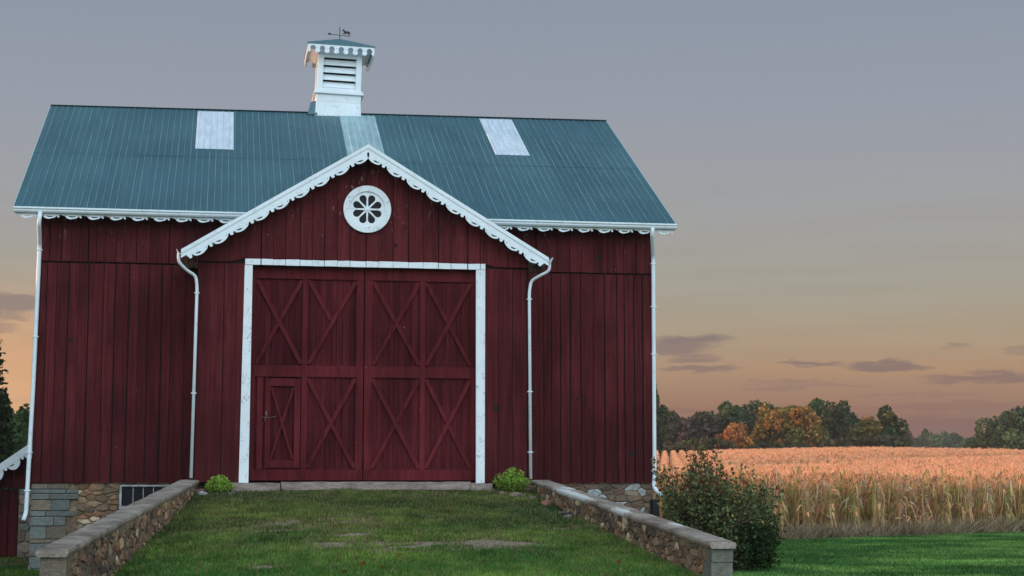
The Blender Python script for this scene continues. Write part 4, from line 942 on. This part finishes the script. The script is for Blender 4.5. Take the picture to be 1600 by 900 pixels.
me = bpy.data.meshes.new('corn_field'); me.vertices.add(n_); me.vertices.foreach_set('co', np.stack([px_, py_, height(px_, py_) - .02], 1).astype('f').ravel())
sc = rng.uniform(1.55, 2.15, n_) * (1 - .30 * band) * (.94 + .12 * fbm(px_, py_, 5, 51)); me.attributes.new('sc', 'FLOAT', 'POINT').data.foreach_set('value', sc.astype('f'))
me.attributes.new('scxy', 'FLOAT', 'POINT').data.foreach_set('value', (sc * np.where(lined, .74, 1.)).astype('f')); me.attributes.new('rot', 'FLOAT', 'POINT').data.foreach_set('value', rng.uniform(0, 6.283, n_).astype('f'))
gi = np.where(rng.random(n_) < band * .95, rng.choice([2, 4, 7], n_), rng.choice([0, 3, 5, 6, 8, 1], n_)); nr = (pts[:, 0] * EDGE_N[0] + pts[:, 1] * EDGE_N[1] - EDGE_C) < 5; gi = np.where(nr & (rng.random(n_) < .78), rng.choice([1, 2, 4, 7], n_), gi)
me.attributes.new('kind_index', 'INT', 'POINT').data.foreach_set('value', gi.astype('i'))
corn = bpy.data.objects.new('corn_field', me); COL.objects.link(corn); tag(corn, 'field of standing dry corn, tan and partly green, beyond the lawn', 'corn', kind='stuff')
ng = bpy.data.node_groups.new('plant_corn', 'GeometryNodeTree'); ng.interface.new_socket('Geometry', in_out='INPUT', socket_type='NodeSocketGeometry'); ng.interface.new_socket('Geometry', in_out='OUTPUT', socket_type='NodeSocketGeometry')
gi_ = ng.nodes.new('NodeGroupInput'); go_ = ng.nodes.new('NodeGroupOutput'); m2p = ng.nodes.new('GeometryNodeMeshToPoints'); ip = ng.nodes.new('GeometryNodeInstanceOnPoints'); ci = ng.nodes.new('GeometryNodeCollectionInfo')
ci.inputs['Collection'].default_value = src; ci.inputs['Separate Children'].default_value = True; ip.inputs['Pick Instance'].default_value = True
def na(name, typ): q = ng.nodes.new('GeometryNodeInputNamedAttribute'); q.data_type = typ; q.inputs[0].default_value = name; return q.outputs[0]
cx1 = ng.nodes.new('ShaderNodeCombineXYZ'); ng.links.new(na('rot', 'FLOAT'), cx1.inputs[2]); cs = ng.nodes.new('ShaderNodeCombineXYZ'); sa_ = na('scxy', 'FLOAT'); ng.links.new(sa_, cs.inputs[0]); ng.links.new(sa_, cs.inputs[1]); ng.links.new(na('sc', 'FLOAT'), cs.inputs[2])
L_ = ng.links.new; L_(gi_.outputs[0], m2p.inputs[0]); L_(m2p.outputs[0], ip.inputs['Points']); L_(ci.outputs[0], ip.inputs['Instance']); L_(na('kind_index', 'INT'), ip.inputs['Instance Index']); L_(cx1.outputs[0], ip.inputs['Rotation']); L_(cs.outputs[0], ip.inputs['Scale']); L_(ip.outputs[0], go_.inputs[0])
md = corn.modifiers.new('planting', 'NODES'); md.node_group = ng
print('corn plants', n_)
# dry weeds at the foot of the corn
NC = 620; base = EDGE_N * EDGE_C; sc0 = rng.uniform(8, 58, NC); oc = -rng.random(NC) ** 1.4 * .8 + .35; big_ = rng.uniform(.45, 1.35, NC); k_ = rng.integers(0, NC, 52000); N = len(k_)
s_ = sc0[k_] + rng.normal(0, .16, N) * big_[k_]; o_ = oc[k_] + rng.normal(0, .12, N); x = base[0] + EDGE_T[0] * s_ + EDGE_N[0] * o_; y = base[1] + EDGE_T[1] * s_ + EDGE_N[1] * o_; keep = (x > XR + .5); x, y, o_, k_ = x[keep], y[keep], o_[keep], k_[keep]
h = rng.uniform(.12, .62, len(x)) * big_[k_]; f = rng.random((len(x), 1)); c = np.array([.62, .48, .32]) * f + np.array([.24, .17, .11]) * (1 - f); c *= rng.uniform(.4, 1.5, (len(x), 1)) * rng.uniform(.6, 1.3, NC)[k_][:, None]
gr_ = rng.random(len(x)) < .12; c[gr_] = np.array([.07, .11, .03])
tag(blades('dry_weeds', x, y, height(x, y), h, c, .85, .010), 'dry brown weeds tangled along the foot of the corn', 'weeds', kind='stuff')

# ------------------------------------------------------------------ shrubs, trees
def leaves(P, size, col, elong=1.4, flat=.0):
    """P (n,3) positions; each a quad randomly turned"""
    n_ = len(P); a_ = rng.normal(size=(n_, 3)); a_[:, 2] *= (1 - flat); a_ /= np.linalg.norm(a_, axis=1)[:, None]; b_ = rng.normal(size=(n_, 3)); b_ -= a_ * (a_ * b_).sum(1)[:, None]; b_ /= np.linalg.norm(b_, axis=1)[:, None]
    s_ = size * rng.uniform(.6, 1.3, n_)[:, None]; a_ = a_ * s_ * elong; b_ = b_ * s_
    V_ = np.stack([P - a_, P - b_ * .9, P + a_, P + b_], 1).reshape(-1, 3); return V_, np.arange(4 * n_).reshape(-1, 4), np.repeat(col, 4, 0)
def crownpts(n_, c0, rad, npuff, seed, low=-.55, puff=.42):
    r = np.random.default_rng(seed); c0 = np.array(c0); rad = np.array(rad); C0 = []
    while len(C0) < npuff:
        q = r.normal(size=3); q /= np.linalg.norm(q); q *= r.uniform(.35, .95)
        if q[2] > low: C0.append(q)
    C0 = np.array(C0); S_ = r.uniform(.6, 1.15, npuff) * puff; k = r.integers(0, npuff, n_); d_ = r.normal(size=(n_, 3)); d_ /= np.linalg.norm(d_, axis=1)[:, None]
    rr = r.uniform(.25, 1., n_) ** .45; P = C0[k] + d_ * (rr * S_[k])[:, None] * np.array([1, 1, .75]); return c0 + P * rad, k, C0, S_
def tree(name, x, y, w, htot, cols, label, cat='tree', group=None, nleaf=5200, npuff=26, seed=0, leaf=.20, trunk=.28, base=None, crown_from=.18, dens=1.):
    z = float(height(x, y)) if base is None else base
    t_ = thing(name, label, cat, (x, y, z), group); r = random.Random(seed)
    hc = htot * (1 - crown_from); c0 = (x, y, z + htot - hc * .52); rad = (w / 2 * .82, w / 2 * .82, hc * .50)
    P, k, C0, S_ = crownpts(nleaf, c0, rad, npuff, seed); pr = np.random.default_rng(seed + 5); cols = np.array(cols); pc = cols[pr.integers(0, len(cols), npuff)] * pr.uniform(.75, 1.3, (npuff, 1))
    c = pc[k] * rng.uniform(.6, 1.4, (len(P), 1)); V_, F_, C_ = leaves(P, leaf, c, 1.2)
    mb = MB(); top = Vector((x, y, z + htot * .72)); mb.tube([(x, y, z - .3), (x + r.uniform(-.1, .1) * w * .2, y, z + htot * .25), top], [trunk, trunk * .75, trunk * .25], 7)
    for j in range(min(12, npuff)):
        q = Vector(C0[j] * np.array(rad) + np.array(c0)); s0 = Vector((x, y, z + htot * r.uniform(.15, .5))); mid = s0.lerp(q, .55) + Vector((0, 0, .05 * htot)); mb.tube([s0, mid, q], [trunk * .4, trunk * .25, trunk * .08], 5)
    mb.build('trunk', M_BARK, t_, smooth=True); quadmesh('crown', V_, F_, C_, M_LEAF, t_); return t_
def place(px, D_): a_ = R(9.84) + math.atan((px - 800) / 2633); return CAM.x + D_ * math.sin(a_), CAM.y + D_ * math.cos(a_)
DG = [(.060, .085, .040), (.075, .10, .046), (.050, .068, .036)]; GR = [(.065, .11, .045), (.085, .13, .05), (.055, .085, .038)]; OR = [(.42, .17, .055), (.48, .21, .06), (.34, .16, .06)]; YG = [(.28, .20, .055), (.19, .17, .05), (.34, .19, .055), (.13, .13, .045)]
BR_ = [(.10, .085, .06), (.075, .075, .05), (.12, .085, .065)]; MX = [(.34, .17, .055), (.14, .13, .045), (.09, .11, .04), (.25, .17, .05)]
# px, distance, px width, top y px, colours, label
TR = [(1014, 205, 52, 598, DG, 'tallest dark green tree directly behind the right corner of the barn', 0), (1058, 222, 60, 645, BR_, 'dark brownish green tree in the treeline next to the tall tree by the barn', 0),
      (1100, 226, 80, 643, BR_, 'broad dull green tree in the treeline above the bush', 0), (1142, 230, 60, 641, GR, 'green tree at the back, left of the small orange tree', 0), (1182, 236, 92, 622, DG, 'tall dark domed tree standing behind the small orange tree', 0),
      (1147, 212, 50, 656, OR, 'small bright orange tree at the front edge of the treeline', 0), (1203, 218, 56, 634, YG, 'yellow-green turning tree right of the small orange tree', 0), (1245, 216, 88, 630, YG[:1] + MX[:1] + YG[1:], 'broad golden and orange tree in the middle of the treeline', 0), (1272, 232, 60, 636, GR, 'green tree showing behind the broad golden tree', 0),
      (1312, 224, 56, 633, DG, 'dark green round-headed tree right of the golden tree', 0), (1352, 219, 50, 660, MX, 'low yellow and orange flecked tree beside the gap in the treeline', 0), (1385, 221, 50, 647, MX[1:3] + GR, 'green tree with orange flecks at the right end of the main treeline', 0),
      (1560, 300, 80, 650, GR, 'domed dark green tree in the right-hand clump on the horizon', 1), (1600, 295, 80, 650, GR, 'dark green tree cut by the right edge of the picture', 1), (1522, 330, 44, 672, GR, 'low green tree at the left of the right-hand clump', 1), (1660, 290, 90, 645, GR, 'large green tree beyond the right edge of the picture', 1),
      (1408, 420, 30, 670, [(.16, .08, .06), (.12, .07, .05)], 'tiny russet tree in the far gap beside the flecked tree', 2), (1428, 560, 36, 671, DG, 'distant bluish tree in the gap, nearest to the main treeline', 2), (1470, 520, 44, 680, GR, 'distant low green tree in the middle of the gap', 2), (1495, 600, 34, 676, DG, 'small distant tree at the right side of the gap', 2), (1449, 640, 30, 678, DG, 'smallest distant tree in the gap between the treelines', 2)]
for k, (px, D_, wp, ty, cl, lb, grp) in enumerate(TR):
    x, y = place(px, D_); zb = float(height(x, y)); ztop_ = CAM.z + D_ * math.tan(R(6.6) - math.atan((ty - 450) / 2633)); hh = ztop_ - zb; w = wp / 2633 * D_ * 1.25; hh *= 1.06
    tree('broadleaf_tree', x, y, w, hh, cl, lb, group=('trees beyond the corn field', 'trees on the right horizon', 'distant trees in the gap')[grp], nleaf=int(9500 if D_ < 260 else 4500), npuff=46 if D_ < 260 else 26, seed=200 + k, leaf=.21 * D_ / 220, crown_from=.02, trunk=.25)
# understorey that fills the foot of the treeline
N = 26000; pxs = rng.uniform(1000, 1420, N); D_ = rng.uniform(210, 236, N); a_ = R(9.84) + np.arctan((pxs - 800) / 2633); x = CAM.x + D_ * np.sin(a_); y = CAM.y + D_ * np.cos(a_); z = height(x, y) + rng.random(N) * (2.0 + 2.6 * fbm(x, y, 6, 71)); f = fbm(x, y, 5, 72)[:, None]
c = np.array([.06, .075, .038]) * (1 - f) + np.array([.10, .085, .05]) * f; V_, F_, C_ = leaves(np.stack([x, y, z], 1), .30, c * rng.uniform(.6, 1.3, (N, 1))); tag(quadmesh('undergrowth', V_, F_, C_, M_LEAF), 'dark undergrowth filling the foot of the treeline behind the corn', 'undergrowth', kind='stuff')
N = 16000; pxs = rng.uniform(1395, 1720, N); D_ = rng.uniform(300, 420, N); a_ = R(9.84) + np.arctan((pxs - 800) / 2633); x = CAM.x + D_ * np.sin(a_); y = CAM.y + D_ * np.cos(a_); z = height(x, y) + rng.random(N) ** .7 * (2.5 + 3.5 * fbm(x, y, 14, 73) + 4 * np.clip((pxs - 1490) / 60, 0, 1)); c = np.array([[.045, .075, .028]]) * rng.uniform(.6, 1.4, (N, 1))
V_, F_, C_ = leaves(np.stack([x, y, z], 1), .5, c); tag(quadmesh('distant_wood', V_, F_, C_, M_LEAF), 'low green distant wood along the horizon in the gap at right', 'wood', kind='stuff')

# left: trees behind the lean-to, and an unseen row added to keep barn and lawn in shade
for px, D_, wp, ty, lb in ((-14, 78, 150, 612, 'dark green tree at the left picture edge behind the shed'), (40, 84, 90, 626, 'small dark tree between the shed roof and the barn corner')):
    x, y = place(px, D_); zb = GROUND; ztop_ = CAM.z + D_ * math.tan(R(6.6) - math.atan((ty - 450) / 2633)); tree('broadleaf_tree', x, y, wp / 2633 * D_, ztop_ - zb, GR, lb, group='trees behind the shed', nleaf=9000, npuff=30, seed=300 + px, leaf=.11, crown_from=.05, base=GROUND)
x, y = place(-22, 66); sp_ = thing('spruce_tree', 'dark pointed spruce at the left edge of the picture', 'tree', (x, y, GROUND)); hS = 9.2
mb = MB(); mb.tube([(x, y, GROUND - .2), (x, y, GROUND + hS)], [.16, .02], 7); mb.build('trunk', M_BARK, sp_)
P = []
for k in range(150):
    f = (k / 150) ** .85; z = GROUND + .8 + f * (hS - .9); L_ = (1 - f) * 1.45 + .12; a_ = k * 2.4; m_ = int(90 * (1 - f) + 18)
    q = rng.random(m_) ** .8; P.append(np.stack([x + np.cos(a_) * L_ * q + rng.normal(0, .05 + .08 * (1 - f), m_), y + np.sin(a_) * L_ * q + rng.normal(0, .05 + .08 * (1 - f), m_), z - .25 * q * L_ + rng.normal(0, .05, m_)], 1))
P = np.concatenate(P); V_, F_, C_ = leaves(P, .045, np.array([[.018, .032, .016]]) * rng.uniform(.6, 1.5, (len(P), 1)), 2.2); quadmesh('crown', V_, F_, C_, M_LEAF, sp_)
for k, (x, y, hh, ww, lb) in enumerate(((-23, 14, 10.0, 15, 'large unseen tree added for shade, nearest the shed'), (-24, 4, 9.5, 15, 'second unseen tree added for shade, counted from the shed'), (-22, -6, 9.5, 15, 'third unseen tree added for shade, counted from the shed'), (-23, -15, 9.5, 15, 'last unseen tree added for shade, level with the ramp foot'))):
    tree('added_shade_tree', x, y, ww, hh, DG, lb, group='unseen trees added to shade the ramp and yard', nleaf=14000, npuff=44, seed=400 + k, leaf=.28, crown_from=.04, base=GROUND)

# big loose bush at the right wall
bx, by = 9.15, -.9; bush = thing('bush', 'large loose dark green bush with sparse reddish tips beside the right wall', 'bush', (bx, by, GROUND))
r = np.random.default_rng(9); mb = MB(); P = []; Cc = []
for k in range(185):
    a_ = r.uniform(0, 6.28); sp1 = r.uniform(0, 1) ** .7; hh = (r.uniform(1.45, 2.15) if r.random() < .68 else r.uniform(2.1, 2.95)) * (1 - .27 * sp1 ** 2) * (1.0 if np.cos(a_) < .3 else .86); ox = np.cos(a_) * sp1 * 1.42 + .0; oy = np.sin(a_) * sp1 * 1.0
    b0_ = np.array([bx + .12 + r.normal(0, .16), by + r.normal(0, .16), GROUND]); tip = np.array([bx - .12 * (hh > 1.9) + ox, by + oy, GROUND + hh]); mid = (b0_ + tip) / 2 + np.array([ox * .28, oy * .28, -.1]); pth = []
    for f in np.linspace(0, 1, 6): pth.append(b0_ * (1 - f) ** 2 + mid * 2 * f * (1 - f) + tip * f * f)
    mb.tube([tuple(p) for p in pth], [.012, .010, .008, .006, .005, .003], 4, caps=False)
    nl_ = int(70 + 26 * hh); f = r.uniform(.10, 1., nl_) ** (.8 if hh < 2.1 else 1.1); f = np.minimum(f, 1); q = np.array([b0_]) * ((1 - f) ** 2)[:, None] + mid * (2 * f * (1 - f))[:, None] + tip * (f * f)[:, None]
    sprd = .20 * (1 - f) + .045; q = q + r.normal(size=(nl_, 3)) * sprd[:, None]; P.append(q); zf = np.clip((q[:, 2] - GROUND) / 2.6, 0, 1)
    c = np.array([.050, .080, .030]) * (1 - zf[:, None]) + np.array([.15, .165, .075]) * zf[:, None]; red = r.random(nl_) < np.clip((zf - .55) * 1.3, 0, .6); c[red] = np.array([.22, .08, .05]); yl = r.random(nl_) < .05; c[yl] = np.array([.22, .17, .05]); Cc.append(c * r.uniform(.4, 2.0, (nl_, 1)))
for k in range(34):                # skirt of low leafy shoots reaching the lawn on the right
    a_ = r.uniform(-1.2, 1.0); rr = r.uniform(.5, 1.05); q0 = np.array([bx + .15 + math.cos(a_) * rr * .9, by + math.sin(a_) * rr * .8, GROUND + r.uniform(.1, .9)]); m_ = 150; q = q0 + r.normal(size=(m_, 3)) * np.array([.17, .17, .13]); q[:, 2] = np.maximum(q[:, 2], GROUND + .03); P.append(q); Cc.append(np.array([[.026, .050, .016]]) * r.uniform(.5, 1.5, (m_, 1)))
for a_, b_ in (((bx + .0, by - .7, -1.0), (bx + .75, by - .95, -.62)), ((bx + .1, by - .72, -1.02), (bx + .55, by - 1.0, -.25))): mb.tube([a_, ((a_[0] + b_[0]) / 2, (a_[1] + b_[1]) / 2, (a_[2] + b_[2]) / 2 - .04), b_], [.012, .009, .005], 5)
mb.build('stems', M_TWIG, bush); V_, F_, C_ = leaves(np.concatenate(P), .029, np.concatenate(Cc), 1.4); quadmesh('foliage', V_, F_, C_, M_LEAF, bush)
# weeds behind the wall near the drain
# bright sedum-like plants either side of the doors
for (x, y, w, h_, lb, sd_) in ((-1.30, -.55, .52, .36, 'small bright yellow-green plant at the left of the barn doors', 1), (4.78, -.55, .78, .50, 'larger bright green plant with brownish flower heads at the right of the barn doors', 2)):
    z = rz(x, y); pl = thing('garden_plant', lb, 'plant', (x, y, z), 'garden plants beside the barn doors'); r = np.random.default_rng(sd_); mb = MB(); P = []; Cc = []
    for k in range(int(110 * w)):
        a_ = r.uniform(0, 6.28); s1 = r.random() ** .6; tip = np.array([x + math.cos(a_) * s1 * w / 2, y + math.sin(a_) * s1 * w / 2, z + h_ * (1 - .45 * s1 * s1) * r.uniform(.75, 1.05)]); b0_ = np.array([x + math.cos(a_) * s1 * w * .2, y + math.sin(a_) * s1 * w * .2, z])
        mb.tube([tuple(b0_), tuple(tip)], [.006, .004], 4, caps=False)
        for f in np.linspace(.25, 1, 9):
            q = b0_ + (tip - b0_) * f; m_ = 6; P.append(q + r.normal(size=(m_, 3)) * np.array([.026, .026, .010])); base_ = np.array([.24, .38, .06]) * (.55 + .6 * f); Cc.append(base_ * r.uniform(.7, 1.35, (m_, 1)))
        if sd_ == 2 and r.random() < .22: P.append(tip + r.normal(size=(12, 3)) * np.array([.022, .022, .008]) + np.array([0, 0, .015])); Cc.append(np.array([[.22, .12, .07]]) * r.uniform(.7, 1.3, (12, 1)))
    mb.build('stems', M_TWIG, pl); V_, F_, C_ = leaves(np.concatenate(P), .014, np.concatenate(Cc), 1.6); quadmesh('foliage', V_, F_, C_, M_LEAF, pl)

# ------------------------------------------------------------------ evening air
mb = MB(); mb.box(-1650, 1650, -520, 2650, -4.2, 14.5); hz = bpy.data.materials.new('evening_haze'); hz.use_nodes = True; t = NT(hz.node_tree); t.n.clear()
pv = t.add('ShaderNodeVolumePrincipled'); pv.inputs['Color'].default_value = (.80, .82, .90, 1); pv.inputs['Density'].default_value = .0002; o_ = t.add('ShaderNodeOutputMaterial'); t.l.new(pv.outputs[0], o_.inputs['Volume'])
tag(mb.build('haze', hz), kind='stuff')
